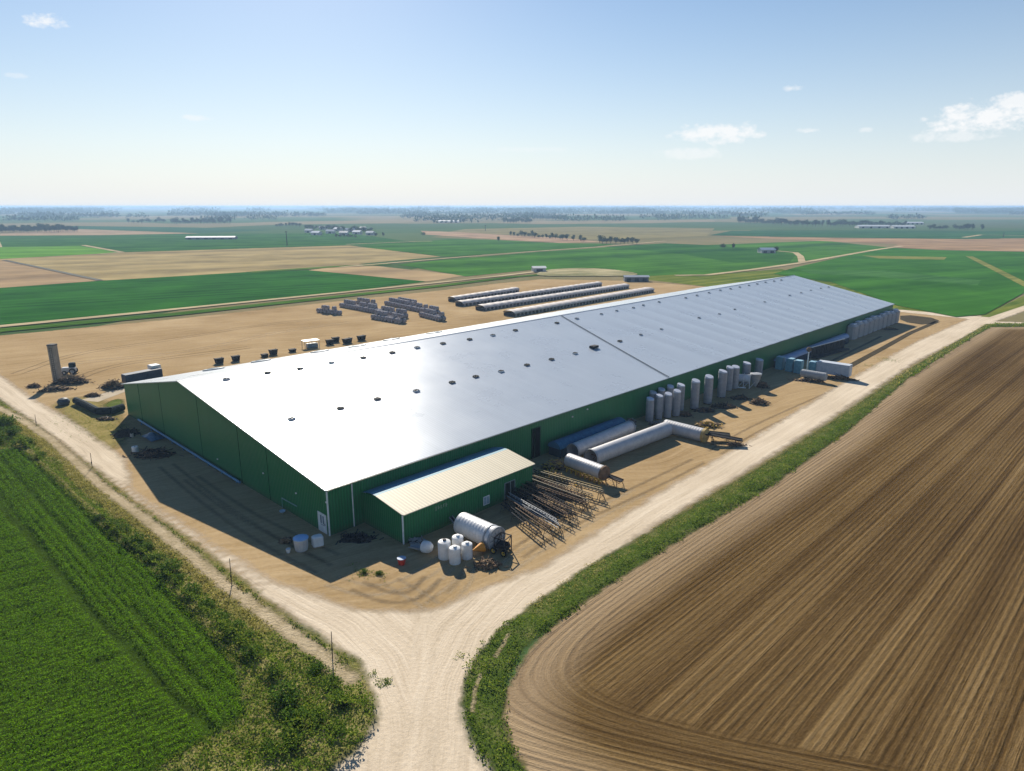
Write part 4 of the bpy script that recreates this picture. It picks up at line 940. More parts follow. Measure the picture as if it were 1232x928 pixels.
heap(152, 524, 5.0, 4.0, 1.3, 'black junk heap at the shaded corner of the gable wall', [dark_heap, dark_metal, dark_heap], 90, seed=18)
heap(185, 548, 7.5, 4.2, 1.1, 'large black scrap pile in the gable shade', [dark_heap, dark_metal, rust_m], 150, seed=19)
heap(430, 648, 5.0, 3.0, .5, 'flat dark scrap between barrel and annex', [dark_heap, dark_metal], 60, seed=20)
heap(668, 563, 5.0, 3.5, 1.5, 'tangled yellow and black scrap behind the steel racks', [dark_heap, yellow_p, rust_m, wood_m], 170, seed=21)
heap(500, 652, 2.4, 1.6, .5, 'little scrap pile against the annex front wall', [dark_heap, grey_metal], 30, seed=22)
heap(1072, 397, 6.0, 2.5, .8, 'dark earth and scrap by the end of the far silo row', [dark_heap, brown_heap], 50, seed=23)
t = empty('oil_drum', at(163, 544), 0, 'white drum in the shade by the black scrap pile', 'drum'); MB().rings([(.5, 0), (.52, .3), (.5, .6), (.52, .9), (.46, 1.0)], 20).build('body', tank_white, t, True); MB().rings([(.1, 1), (.1, 1.06)], 10).build('lid', dark_metal, t)
t = empty('oil_drum', at(159, 526), R(20), 'pale drum close to the pipe along the gable wall', 'drum'); MB().rings([(.3, 0), (.32, .3), (.3, .6), (.28, .62)], 16).build('body', plain('beige_plastic', (.5, .46, .4), (.38, .34, .3)), t); MB().rings([(.08, .6), (.08, .68)], 8).build('lid', dark_metal, t)
t = empty('blue_tarpaulin', at(184, 528), R(-40), 'dark blue sheet over scrap beside the gable drain pipe', 'tarpaulin')
m = MB(); K = 9
m.add([(-2.4 + 4.8 * i / K, -1.2 + 2.4 * j / K, .25 + .9 * math.exp(-((i - 4.5) ** 2 + (j - 4.5) ** 2) / 9) + rnd.uniform(0, .12)) for i in range(K + 1) for j in range(K + 1)], [(i * (K + 1) + j, (i + 1) * (K + 1) + j, (i + 1) * (K + 1) + j + 1, i * (K + 1) + j + 1) for i in range(K) for j in range(K)]); m.build('sheet', plain('navy_sheet', (.05, .12, .20), (.02, .05, .1), rough=.35), t)

# irrigation booms / steel racks on legs
boom_n = 15
for i in range(boom_n):
    k = i / (boom_n - 1)
    a = at(645 - 37 * k + 5 * math.sin(i * 2.2), 566 + 38 * k, 1.3); b = at(724 - 68 * k + 7 * math.sin(i * 1.7), 589 + 50 * k, 1.3)
    nth = ['', 'second', 'third', 'fourth', 'fifth', 'sixth', 'seventh']; lab = ['yellow painted rack nearest the tube cradle'] + ['%s rack counted from the tube cradle' % nth[q] for q in range(1, 7)] + ['middle rack of the parallel steel racks'] + ['%s rack counted from the lying silo side' % nth[q] for q in range(6, 0, -1)] + ['rack closest to the annex and the camera']
    L = (b - a).length; t = empty('steel_rack', (a.x, a.y, 0), math.atan2(b.y - a.y, b.x - a.x), 'long low ' + lab[i], 'steel rack', 'long steel racks standing beside the annex')
    mt = plain('faded_yellow', (.40, .27, .06), (.20, .14, .05)) if i in (0,) else (plain('rack_sand', (.24, .19, .10), (.10, .075, .045)) if i in (1, 2, 4) else (grey_metal if i in (11, 12) else rust_m if i % 2 else dark_metal))
    H_ = 1.15 + .12 * math.sin(i * 3)
    m = MB().rod((0, -.28, H_), (L, -.28, H_), .07, n=5).rod((0, .28, H_), (L, .28, H_), .07, n=5).rod((0, 0, H_ + .42), (L, 0, H_ + .42), .06, n=5); m.build('rail', mt, t)
    m = MB(); n = int(L / .6)
    for q in range(n):
        x = q * L / n; m.rod((x, -.28, H_), (x + L / n / 2, 0, H_ + .42), .025, n=4).rod((x + L / n / 2, 0, H_ + .42), (x + L / n, .28, H_), .025, n=4).rod((x, .28, H_), (x, -.28, H_), .025, n=4)
    m.build('lattice', dark_metal, t)
    for q in range(4):
        x = .4 + (L - .7) * q / 3; MB().rod((x, -.28, H_), (x + .1, -.75, 0), .045, n=4).rod((x, .28, H_), (x + .1, .75, 0), .045, n=4).rod((x + .06, -.5, .6), (x + .06, .5, .6), .03, n=4).rod((x, -.28, H_), (x + .5, 0, .5), .03, n=4).build('leg', dark_metal, t)

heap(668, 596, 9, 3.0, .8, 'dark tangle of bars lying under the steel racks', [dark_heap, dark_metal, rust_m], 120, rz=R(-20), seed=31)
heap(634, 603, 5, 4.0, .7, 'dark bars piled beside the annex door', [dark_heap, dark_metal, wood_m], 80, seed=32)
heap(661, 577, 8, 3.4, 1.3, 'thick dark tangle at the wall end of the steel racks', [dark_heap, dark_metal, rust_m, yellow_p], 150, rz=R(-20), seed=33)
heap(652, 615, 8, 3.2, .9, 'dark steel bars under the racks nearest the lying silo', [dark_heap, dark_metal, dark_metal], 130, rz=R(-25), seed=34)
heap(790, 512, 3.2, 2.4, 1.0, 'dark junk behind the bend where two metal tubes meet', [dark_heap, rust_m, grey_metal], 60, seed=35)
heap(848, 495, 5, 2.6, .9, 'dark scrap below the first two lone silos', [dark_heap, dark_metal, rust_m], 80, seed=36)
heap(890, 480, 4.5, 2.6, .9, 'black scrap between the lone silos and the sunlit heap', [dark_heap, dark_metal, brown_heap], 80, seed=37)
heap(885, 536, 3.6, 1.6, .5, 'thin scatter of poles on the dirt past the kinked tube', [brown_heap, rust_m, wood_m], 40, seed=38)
# barrel-roofed long shelters along the wall
def arched(name, x0, x1, yc, r, h, label, mat, cat, posts):
    p = W(x0, yc); L = x1 - x0; t = empty(name, p, ROT, label, cat)
    n = int(L / .6); K = 14; vs = []; 
    for i in range(n + 1):
        for k in range(K + 1):
            a = PI * k / K; rr = 1.0 + (.02 if i % 2 else 0); vs.append((L * i / n, -r * math.cos(a) * rr, h + r * .8 * math.sin(a) * rr))
    fs = [(i * (K + 1) + k, (i + 1) * (K + 1) + k, (i + 1) * (K + 1) + k + 1, i * (K + 1) + k + 1) for i in range(n) for k in range(K)]
    m = MB().add(vs, fs)
    for i in (0, n):
        b = [i * (K + 1) + k for k in range(K + 1)]; m.f.append(tuple(b) if i else tuple(b[::-1]))
    m.build('roof', mat, t, smooth=True)
    if posts:
        m = MB(); 
        for i in range(int(L / .8) + 1):
            x = min(L - .1, i * .8 + .05); m.box((x, -r, h / 2), (.18, .12, h))
        m.build('slats', posts, t); MB().box((L / 2, 0, h / 2), (L - .3, 2 * r - .3, h - .1)).build('inner_wall', plain('shadow_blue', (.02, .05, .08), (.012, .03, .05)), t)  # solid core; the shade behind the slats is put into its dark blue
    return t
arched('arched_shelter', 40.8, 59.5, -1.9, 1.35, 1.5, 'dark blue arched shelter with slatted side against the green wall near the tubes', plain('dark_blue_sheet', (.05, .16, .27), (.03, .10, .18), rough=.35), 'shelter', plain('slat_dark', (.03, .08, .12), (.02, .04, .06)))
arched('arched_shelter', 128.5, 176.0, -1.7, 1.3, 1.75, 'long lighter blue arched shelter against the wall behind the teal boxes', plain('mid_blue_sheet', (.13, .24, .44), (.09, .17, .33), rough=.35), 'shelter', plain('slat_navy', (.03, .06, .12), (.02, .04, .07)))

# upright silos
def make_silo(r=.85, h=4.8, tp='slant'):
    t = empty('silo', (0, 0, 0)); K = 20
    prof = [(r * .96, .15)] 
    nb = int(h / .8)
    for i in range(nb): z = .2 + (h - .5) * (i + 1) / nb; prof += [(r, z - .1), (r * 1.02, z - .05), (r, z)]
    o = MB().rings(prof, K, c1=False)
    z0 = prof[-1][1]; vs = [(r * math.cos(2*PI*i/K), r * math.sin(2*PI*i/K), z0) for i in range(K)] + [(r * .93 * math.cos(2*PI*i/K), r * .93 * math.sin(2*PI*i/K), z0 + .32 + (.18 * math.cos(2*PI*i/K - 2.2) if tp == 'slant' else 0)) for i in range(K)]
    o.build('body', silo_mat, t, True)
    MB().add(vs, [(i, (i + 1) % K, K + (i + 1) % K, K + i) for i in range(K)] + [tuple(range(K, 2 * K))]).build('cap', silo_cap, t, True)
    m = MB()
    for a in range(6): m.box((r * .85 * math.cos(a), r * .85 * math.sin(a), .1), (.14, .14, .22))
    m.build('base', dark_metal, t)
    m = MB()
    for s_ in (-.16, .16): m.rod((s_, -r - .1, .2), (s_, -r - .1, h - .2), .02, n=4)
    for q in range(int(h / .4)): m.rod((-.16, -r - .1, .35 + q * .4), (.16, -r - .1, .35 + q * .4), .015, n=4)
    m.build('ladder', grey_metal, t); return t
silo_mat = plain('silo_sheet', (.36, .37, .40), (.23, .24, .27), rough=.5, metal=.1, scale=.8)
silo_cap = plain('silo_cap', (.52, .55, .62), (.40, .43, .5), rough=.4, metal=.1)
s0 = make_silo(); sil = [
 ((781,507),479,.80,'front left silo of the tight cluster, bluish and shortest'),((792,504),475,.78,'second silo in the front row of the tight cluster'),((802.6,502.5),473,.78,'third silo in the front row of the tight cluster'),
 ((813,500.5),469.5,.80,'fourth silo in the front row of the tight cluster'),((784.5,499),471,.78,'back row silo at the left of the tight cluster'),((794.5,496),467.5,.78,'second silo in the back row of the tight cluster'),
 ((805,493.5),464,.78,'third silo in the back row of the tight cluster'),((817.5,494),462,.86,'tallest silo at the right end of the tight cluster'),
 ((835,492),457,.92,'first lone silo right of the tight cluster'),((851,485.5),452,.95,'second lone silo right of the tight cluster'),((867.5,478),445.5,.98,'third lone silo right of the tight cluster, with a dark band'),
 ((876,470),441,.85,'silo tucked behind its taller twin'),((883,467.5),440.5,.95,'tall twin silo in front of its hidden partner'),((896.5,462),436,1.0,'slanted silo directly behind the white machine'),((912,453),432,1.0,'tapered silo nearest the teal boxes')]
for i, (b, ty, r, lb) in enumerate(sil):
    p = at(*b); hh = CH
    v = (464 - ty) / F; k = (v * p.y * CP - p.y * SP) / (CP + v * SP); h = k + CH
    o = s0 if i == 0 else clone(s0, p); o.location = p; o.rotation_euler.z = R(20 * math.sin(i * 2)); o.scale = (r * .93 / .85, r * .93 / .85, (h + .1) / 5.0)
    tag(o, 'grey metal ' + lb, 'silo', 'upright silos along the warehouse wall')
# white processing machine among the silos
t = empty('processing_machine', at(903, 467), R(-20), 'white and grey machine with a cylinder and hopper between silos and scrap', 'machine')
M = Matrix.Translation((-3.0, 0, 2.2)) @ Matrix.Rotation(PI/2, 4, 'Y'); MB().rings([(.2, 0), (.8, .2), (.85, .5), (.85, 2.6), (.8, 2.8)], 24, M).build('drum', plain('blue_white', (.5, .56, .64), (.36, .42, .5), rough=.3), t, True)
MB().rings([(.25, .5), (1.0, 2.2), (1.25, 3.4), (1.3, 3.45), (1.2, 3.5)], 20, Matrix.Translation((.9, 0, 0))).build('hopper', grey_metal, t, True)
m = MB()
for x_ in (-2.8, -1.6, -.3): m.box((x_, -.8, 1.6), (.14, .14, 3.2)).box((x_, .8, 1.6), (.14, .14, 3.2)).box((x_, 0, 3.1), (.12, 1.6, .12)).rod((x_, -.8, .1), (x_ + 1.1, -.8, 1.6), .05)
m.box((-1.2, -.8, 3.2), (3.6, .14, .14)); m.build('frame', white_metal, t); MB().rod((-6.5, -2.2, .3), (-1.0, -1.6, .35), .14, n=8).rod((-6.5, -2.2, 0), (-6.5, -2.2, 1.0), .2, n=8).build('feed_pipe', white_metal, t)
# conveyor beyond the kinked tube
def conveyor(p0, p1, h0, h1, label, mt, w=.6, name='conveyor'):
    p0 = Vector(p0); p1 = Vector(p1); L = (p1 - p0).length; t = empty(name, (p0.x, p0.y, 0), math.atan2(p1.y - p0.y, p1.x - p0.x), label, 'conveyor')
    m = MB(); ang = math.atan2(h1 - h0, L)
    m.box((L / 2, 0, (h0 + h1) / 2), (math.hypot(L, h1 - h0), w, .12), 0, -ang); m.build('belt', black_stuff, t)
    m = MB().rod((0, w / 2, h0 + .1), (L, w / 2, h1 + .1), .07).rod((0, -w / 2, h0 + .1), (L, -w / 2, h1 + .1), .07)
    n = int(L / 1.2)
    for q in range(n): x = q * L / n; z = h0 + (h1 - h0) * q / n; z2 = h0 + (h1 - h0) * (q + 1) / n; m.rod((x, w / 2, z), (x + L / n, w / 2, z2 - .3), .03).rod((x, -w / 2, z), (x + L / n, -w / 2, z2 - .3), .03)
    m.build('frame', mt, t)
    for q in (.2, .8):
        x = L * q; z = h0 + (h1 - h0) * q; MB().rod((x, w / 2, z), (x + .3, w, 0), .05).rod((x, -w / 2, z), (x + .3, -w, 0), .05).rod((x + .15, -w * .8, z / 2), (x + .15, w * .8, z / 2), .03).build('leg', mt, t)
    return t
conveyor(at(847, 532), at(893, 536), 1.6, .9, 'dark conveyor with a pole sticking out past the kinked tube end', dark_metal, 1.3)
conveyor(at(848, 528), at(878, 530), 1.2, 1.0, 'short green-black machine frame beside the kinked tube end', plain('olive_metal', (.08, .09, .05), (.03, .035, .02)), 1.5)
conveyor(at(727, 580), at(748, 586), 1.2, .9, 'short dark conveyor sticking out of the cradled tube', rust_m, 1.0)
conveyor(at(537, 626), at(556, 642), 1.2, .4, 'thin grey conveyor against the annex wall left of the lying silo', grey_metal, .5)
# teal boxes, trailer, tanker, panel wall
def box_cont(px_, py_, d, rz, label, mt, name='storage_box', cat='storage box', group=None, topm=None, ribs=True):
    t = empty(name, at(px_, py_), rz, label, cat, group)
    MB().bbox((0, 0, .1), (d[0], d[1], d[2] - .1), .1).build('body', mt, t)
    m = MB()
    if ribs:
        n = max(2, int(d[0] / .7))
        for i in range(n + 1):
            x = -d[0] / 2 + .12 + (d[0] - .24) * i / n; m.box((x, -d[1] / 2 - .025, d[2] / 2), (.08, .05, d[2] - .35)).box((x, d[1] / 2 + .025, d[2] / 2), (.08, .05, d[2] - .35))
        m.build('ribs', mt, t)
    MB().box((0, 0, d[2] + .03), (d[0] - .15, d[1] - .15, .07)).build('lid', topm or mt, t)
    return t
TA = math.atan2((at(1022,455) - at(983,449)).y, (at(1022,455) - at(983,449)).x)
pale_teal = plain('pale_teal', (.30, .48, .58), (.22, .38, .48), rough=.4)
for i, (px_, py_, hh, lb) in enumerate([(938, 444.5, 3.3, 'tallest teal box nearest the silos'), (950, 447, 3.3, 'second teal box beside the tallest'), (960, 449, 3.2, 'third teal box left of the lamp mast'), (977.5, 450, 3.1, 'last teal box against the white trailer')]):
    box_cont(px_, py_, (1.75, 1.9, hh), TA, lb, teal_metal, group='teal boxes in front of the blue shelter', topm=pale_teal)
pa, pb = at(984, 450), at(1021, 457); L = (pb - pa).length; t = empty('box_trailer', (pa + pb) / 2, TA, 'long white box trailer standing end-on toward the road past the teal boxes', 'trailer')
MB().bbox((0, 0, .7), (L, 2.4, 2.7), .08).build('body', plain('trailer_side', (.34, .41, .50), (.24, .30, .38), rough=.45), t)
m = MB(); n = 9
for i in range(n + 1): x = -L / 2 + .1 + (L - .2) * i / n; m.box((x, -1.22, 2.0), (.07, .05, 2.4)).box((x, 1.22, 2.0), (.07, .05, 2.4))
m.build('ribs', plain('trailer_rib', (.36, .42, .5), (.28, .33, .4)), t); MB().box((0, 0, 3.44), (L - .1, 2.3, .08)).build('roof', plain('trailer_roof', (.48, .52, .58), (.36, .4, .46)), t)
for x_ in (-L / 2 + 1.2, L / 2 - 2.4, L / 2 - 1.2):
    for y_ in (-1.0, 1.0): wheel(t, x_, y_, .45, .45, .3, grey_metal)
pa, pb = at(964, 456), at(993, 461); t, L, zc = tube_thing('tanker', pa, pb, .95, 'small grey tanker cylinder lying on scrap in front of the trailer', 'tanker', grey_metal, False, lift=.5)
for x_ in (1.2, L - 1.2):
    for y_ in (-.7, .7): wheel(t, x_, y_, .4, .4, .25, rust_m)
t = empty('lamp_mast', at(970.5, 447), 0, 'pale mast with a round brown head standing between the teal boxes', 'mast'); MB().rod((0, 0, 0), (0, 0, 5.2), .16, .12, 10).build('pole', tank_white, t); MB().rings([(.25, 5.0), (.6, 5.3), (.65, 5.7), (.4, 6.1), (.1, 6.2)], 14).build('head', brown_heap, t)
pa, pb = at(975, 431), at(1014, 420); L = (pb - pa).length; t = empty('panel_wall', (pa + pb) / 2, math.atan2((pb - pa).y, (pb - pa).x), 'black panelled open trailer wall with a thin white top rail', 'trailer')
MB().box((0, 0, 1.5), (L, .25, 2.8)).build('panel', black_stuff, t); MB().box((0, 0, 2.98), (L + .2, .4, .14)).build('rail', tank_white, t); m = MB()
for i in range(10): m.box((-L / 2 + L * i / 9, -.2, 1.45), (.12, .14, 2.7))
m.build('post', dark_metal, t); MB().box((0, -1.1, .25), (L, 1.6, .35)).build('deck', dark_metal, t)
# far row of big pale silos
s1 = None
for i in range(10):
    k = i / 9; p = W(183 + 42.5 * k, -1.45)
    if s1 is None:
        t = empty('silo', p, ROT); MB().bbox((0, 0, .2), (4.0, 2.5, 4.5), .55).build('body', plain('pale_silo', (.40, .40, .41), (.26, .27, .29), rough=.5, scale=.6), t)
        m = MB(); 
        for q in range(5): m.box((-1.7 + q * .85, -1.27, 2.4), (.08, .06, 3.6))
        m.build('ribs', grey_metal, t); MB().bbox((0, 0, 4.7), (2.8, 1.4, .22), .1).build('cap', silo_cap, t)
        s1 = t; o = t
    else: o = clone(s1, p)
    o.scale.z = 1 + .05 * math.sin(i * 2.1)
    names = ['nearest the camera, left end', 'second from the left end', 'third from the left end', 'fourth from the left end', 'fifth from the left end', 'fifth from the far end', 'fourth from the far end', 'third from the far end', 'next to last at the far end', 'at the far end by the warehouse corner']
    tag(o, 'pale squared silo of the far row, ' + names[i], 'silo', 'row of pale squared silos at the far end of the wall')

# ================================================================ left side of the yard
t = empty('concrete_tower', at(70, 459), 0, 'tall narrow weathered concrete tower casting a long shadow on the road', 'tower')
MB().box((0, 0, 4.3), (1.45, 1.45, 8.6)).build('shaft', concrete, t); MB().bbox((0, 0, 8.6), (1.62, 1.62, .35), .08).build('cap', plain('cap_dark', (.16, .15, .14), (.09, .085, .08)), t)
m = MB()
for q in range(16): m.box((0, -.75, .5 + q * .5), (.5, .04, .05))
for s_ in (-.25, .25): m.box((s_, -.77, 4.3), (.05, .04, 8.0))
m.build('ladder', dark_metal, t)
t = empty('tractor', at(84, 450), R(15), 'small pale machine with dark wheels behind the big scrap heap', 'tractor')
MB().bbox((0, 0, .7), (3.0, 1.4, 1.0), .15).build('body', plain('pale_body', (.5, .5, .5), (.35, .35, .35)), t); MB().bbox((.8, 0, 1.7), (1.3, 1.3, 1.1), .15).build('cab', glass_d, t)
for x_, r_ in ((-.9, .5), (.9, .75)):
    for y_ in (-.85, .85): wheel(t, x_, y_, r_, r_, .35, grey_metal)
# black pipeline and its head
t = empty('black_pipeline', at(77, 487), 0, 'thick black jointed pipeline bending across the yellow grass to the warehouse', 'pipeline')
q0 = at(77, 487); pts = [at(*p) - q0 for p in ((92, 486), (105, 492), (118, 499), (134, 498.5), (149, 494))]
m = MB()
for a, b in zip(pts[:-1], pts[1:]):
    for s_ in range(6):
        u, v = a.lerp(b, s_ / 6), a.lerp(b, (s_ + .85) / 6); m.rod((u.x, u.y, .75), (v.x, v.y, .75), .72, n=10).rod((v.x, v.y, .75), (a.lerp(b, (s_ + 1) / 6).x, a.lerp(b, (s_ + 1) / 6).y, .75), .6, n=10)
m.build('pipe', plain('black_rubber', (.03, .045, .05), (.012, .018, .022), rough=.45), t)
MB().rings([(.3, 0), (1.1, .2), (1.2, .8), (.8, 1.3), (.2, 1.5)], 16).build('head', plain('grey_rubber', (.07, .09, .10), (.03, .04, .05)), t)
flat('concrete_slab', pxpoly([(96,482),(150,466),(150,472),(118,484)]), .05, plain('slab', (.45, .38, .28), (.34, .28, .2), rough=.95, scale=.4))
box_cont(172, 457, (8.6, 2.3, 2.0), ROT + R(8), 'dark blue long container with a white end behind the warehouse corner', plain('navy_paint', (.03, .055, .10), (.02, .03, .06)), 'container', 'container')
t = empty('storage_box', at(187, 452), ROT + R(8), 'white crate at the right end of the dark blue container', 'crate'); MB().bbox((0, 0, .05), (2.2, 2.4, 2.6), .1).build('body', tank_white, t); MB().box((0, 0, 2.68), (2.0, 2.2, .07)).build('lid', white_metal, t)
# black skips beyond the left eave
sk = None; skl = [(264,436.5,2.6,'boxy black skip nearest the concrete tower, beyond the roof edge'),(284,433.5,2.4,'second black skip beyond the roof edge'),(318.5,428.6,2.0,'flat dark skip half hidden by the roof edge'),(329,425.8,2.6,'tall black skip left of the white shelter'),(352,422.5,2.3,'low flat black skip just left of the white shelter'),(397,413.5,2.8,'black skip right of the white shelter'),(404,410.5,2.6,'black skip behind its neighbours right of the white shelter'),(418,412,3.6,'longer black skip right of the white shelter'),(435,408.5,3.0,'wedge shaped black skip last in the row')]
for i, (px_, py_, L_, lb) in enumerate(skl):
    if sk is None:
        t = empty('skip', at(px_, py_ + 1), ROT); m = MB(); m.add([(-.9, -.8, .1), (.9, -.8, .1), (.9, .8, .1), (-.9, .8, .1), (-1.15, -.95, 1.8), (1.15, -.95, 1.8), (1.15, .95, 1.6), (-1.15, .95, 1.6)], [(0, 3, 2, 1), (0, 1, 5, 4), (1, 2, 6, 5), (2, 3, 7, 6), (3, 0, 4, 7), (4, 5, 6, 7)]).build('body', black_stuff, t)
        m = MB().box((0, -1.0, 1.75), (2.4, .1, .12)).box((0, 1.0, 1.55), (2.4, .1, .12)).box((-1.2, 0, 1.68), (.1, 1.9, .12)).box((1.2, 0, 1.68), (.1, 1.9, .12)); m.build('rim', dark_metal, t); sk = t; o = t
    else: o = clone(sk, at(px_, py_ + 1), ROT + rnd.uniform(-.2, .2))
    o.scale = (L_ / 3.0, .9, .5 if 'flat' in lb else .85); tag(o, lb, 'skip', 'black skips standing beyond the left roof edge')
t = empty('open_shelter', at(374, 418), ROT - R(8), 'white open sided shelter between the black skips', 'shelter'); MB().box((0, 0, 2.1), (4.6, 2.6, .12)).build('roof', white_metal, t)
m = MB(); 
for x_ in (-2.15, 0, 2.15):
    for y_ in (-1.15, 1.15): m.box((x_, y_, 1.02), (.12, .12, 2.04))
m.build('post', grey_metal, t); MB().box((.4, 0, .6), (3.0, 1.6, 1.1)).build('crate', plain('blue_grey', (.25, .3, .36), (.15, .18, .22)), t)
# bales
bale_m = plain('black_wrap', (.46, .42, .43), (.06, .06, .075), rough=.6, scale=.8); bale_t = plain('pale_net', (.40, .36, .36), (.22, .20, .21), rough=.8)
bt = empty('bale', (0, 0, 0)); M = Matrix.Translation((0, 0, .74)) @ Matrix.Rotation(PI/2, 4, 'X'); MB().rings([(.55, -.62), (.72, -.52), (.74, 0), (.72, .52), (.55, .62)], 14, M).build('wrap', bale_m, bt, True)
first = True
rows_b = [((384,376),(413.5,379.5),1,'short leftmost bale row'),((411,369.5),(490,384.5),2,'longest bale row'),((431,366.5),(457,370.5),1,'small bale row behind the longest'),((449,384),(487,390.5),2,'front bale row below the longest'),((465,367),(528,380.5),2,'long bale row on the right'),((480,366),(505,371),1,'short rear bale row on the right'),((507,381),(534,388),2,'front right bale row')]
for (a, b, nr, lb) in rows_b:
    pa, pb = at(*a), at(*b); d = pb - pa; L = d.length; n = int(L / 1.9); dn = d.normalized(); nn = Vector((-dn.y, dn.x, 0))
    for r_ in range(nr):
        for i in range(n):
            p = pa + dn * (i * 1.9 + rnd.uniform(-.15, .15)) + nn * (r_ * 1.7); 
            o = bt if first else clone(bt, p); first = False; o.location = p; o.rotation_euler.z = math.atan2(dn.y, dn.x) + rnd.uniform(-.3, .3); o.scale = (1.15, 1.2, 1.15)
            if r_ == nr - 1 and i < n - 1 and rnd.random() < .75:
                o2 = clone(bt, p + dn * .95 + Vector((0, 0, 1.4)), math.atan2(dn.y, dn.x) + rnd.uniform(-.3, .3)); tag(o2, 'upper layer bale in the ' + lb, 'bale', 'upper dark bales in the ' + lb)
            tag(o, 'dark round bale in the ' + lb + (', rear line' if nr == 2 and r_ else ', front line' if nr == 2 else ''), 'bale', 'dark round bales in the ' + lb)
# long clamp sheds
for (a, b, wd_, lb) in [((543,363),(621,351),4.5,'short rearmost'),((552,368.5),(720,344),5,'second from the back, long'),((577,373.5),(752,346.5),5.5,'third from the back, long'),((612,380.5),(781,351),6,'nearest the warehouse, long')]:
    pa, pb = at(*a), at(*b); L = (pb - pa).length; t = empty('livestock_shed', pa, math.atan2((pb - pa).y, (pb - pa).x), 'low narrow pale roofed shed, ' + lb + ' of the four', 'shed', 'four parallel low sheds behind the warehouse')
    m = MB(); K = 8; n = int(L / 2.2); vs = []
    for i in range(n + 1):
        for k in range(K + 1): a_ = PI * k / K; vs.append((L * i / n, wd_ / 2 * math.cos(PI - a_), 1.15 + (1.0 + (.12 if i % 2 else 0)) * math.sin(a_)))
    m.add(vs, [(i * (K + 1) + k, (i + 1) * (K + 1) + k, (i + 1) * (K + 1) + k + 1, i * (K + 1) + k + 1) for i in range(n) for k in range(K)])
    m.build('roof', plain('pale_roof', (.58, .53, .50), (.38, .34, .33), rough=.7, scale=.8), t)
    MB().box((L / 2, 0, .58), (L - .3, wd_ - .6, 1.15)).build('wall', plain('shed_dark', (.07, .065, .065), (.03, .03, .032)), t)
    m = MB()
    for i in range(n): m.box((L * (i + .5) / n, -wd_ / 2 + .15, .6), (.8, .3, 1.2))
    m.build('post', plain('shed_post', (.32, .29, .29), (.15, .14, .14)), t)
# =============== posts, poles
for i, (bx, by, ty, lb) in enumerate([(44,513,499,'thin marker post furthest up the road edge'),(111,563,545,'thin marker post second along the road edge'),(279,705,672,'leaning thin post on the verge with a curved foot'),(400,793,760,'thin dark post nearest the junction')]):
    p = at(bx, by); v = (464 - ty) / F; k = (v * p.y * CP - p.y * SP) / (CP + v * SP); h = k + CH
    t = empty('marker_post', p, 0, lb, 'post', 'marker posts along the left road edge'); MB().rod((0, 0, -.1), (.08, 0, h), .05, .035, 6).build('pole', plain('post_brown', (.10, .08, .06), (.05, .04, .03)), t); MB().box((.02, 0, h * .35), (.12, .12, .25)).build('clamp', dark_metal, t)
def far_pole(px_, by, ty, lb, cross=True):
    p = at(px_, by); v = (464 - ty) / F; k = (v * p.y * CP - p.y * SP) / (CP + v * SP); h = k + CH
    t = empty('utility_pole', p, 0, lb, 'pole'); MB().rod((0, 0, 0), (0, 0, h), .5, .35, 6).build('pole', plain('pole_dark', (.06, .07, .06), (.04, .045, .04)), t)
    if cross: MB().box((0, 0, h * .93), (3.2, .3, .3)).build('crossarm', dark_metal, t)
far_pole(345.5, 295.5, 278, 'tall dark utility pole standing alone in the far left green fields'); far_pole(584, 278, 271, 'small distant pole near the horizon above the pale strip')
far_pole(1207, 286, 280, 'little pole beside the far right tan field')
# =============== distant buildings
def barn(px_, py_, L, Wd, h, rh, rz, label, wm_, rm, cat='barn', name='barn', doors=3):
    t = empty(name, at(px_, py_), rz, label, cat); x, y = L / 2, Wd / 2
    MB().add([(-x,-y,0),(x,-y,0),(x,y,0),(-x,y,0),(-x,-y,h),(x,-y,h),(x,y,h),(-x,y,h),(-x,0,h+rh),(x,0,h+rh)], [(0,1,5,4),(2,3,7,6),(1,2,6,9,5),(3,0,4,8,7)]).build('wall', wm_, t)
    o = .5; MB().add([(-x-o,-y-o,h-.1),(x+o,-y-o,h-.1),(x+o,0,h+rh+.1),(-x-o,0,h+rh+.1),(x+o,y+o,h-.1),(-x-o,y+o,h-.1)], [(0,1,2,3),(3,2,4,5)]).build('roof', rm, t)
    for i in range(doors): MB().box((-x + L * (i + .5) / doors, -y - .05, h * .35), (min(4, L / doors * .5), .1, h * .7)).build('door', plain('barn_dark', (.05, .06, .07), (.03, .035, .04)), t)
    return t
wallw = plain('pale_wall', (.5, .5, .48), (.38, .38, .37)); roofw = plain('white_roof', (.50, .52, .55), (.36, .39, .43), rough=.7); walld = plain('grey_wall', (.14, .15, .17), (.09, .1, .11)); roofg = plain('grey_roof', (.28, .32, .38), (.2, .23, .28), rough=.5)
barn(255, 288, 58, 14, 2.6, 1.2, R(6), 'long low white roofed barn alone in the far left green field', walld, roofw, doors=6)
barn(648, 327, 8, 6, 2.6, .8, R(10), 'tiny white hut on the gravel beyond the sheds', wallw, roofw, 'hut', 'hut', 1)
barn(922, 304.5, 13, 8, 3.0, 1.5, R(8), 'small blue grey hall in the green field above the warehouse roof', wallw, plain('blue_roof_far', (.3, .38, .5), (.22, .3, .4)), 'hall', 'hall', 2)
barn(765, 338.5, 13, 5, 2.6, .6, R(0), 'dark grey rectangular hut at the field edge beyond the ridge', walld, roofg, 'hut', 'hut', 3)
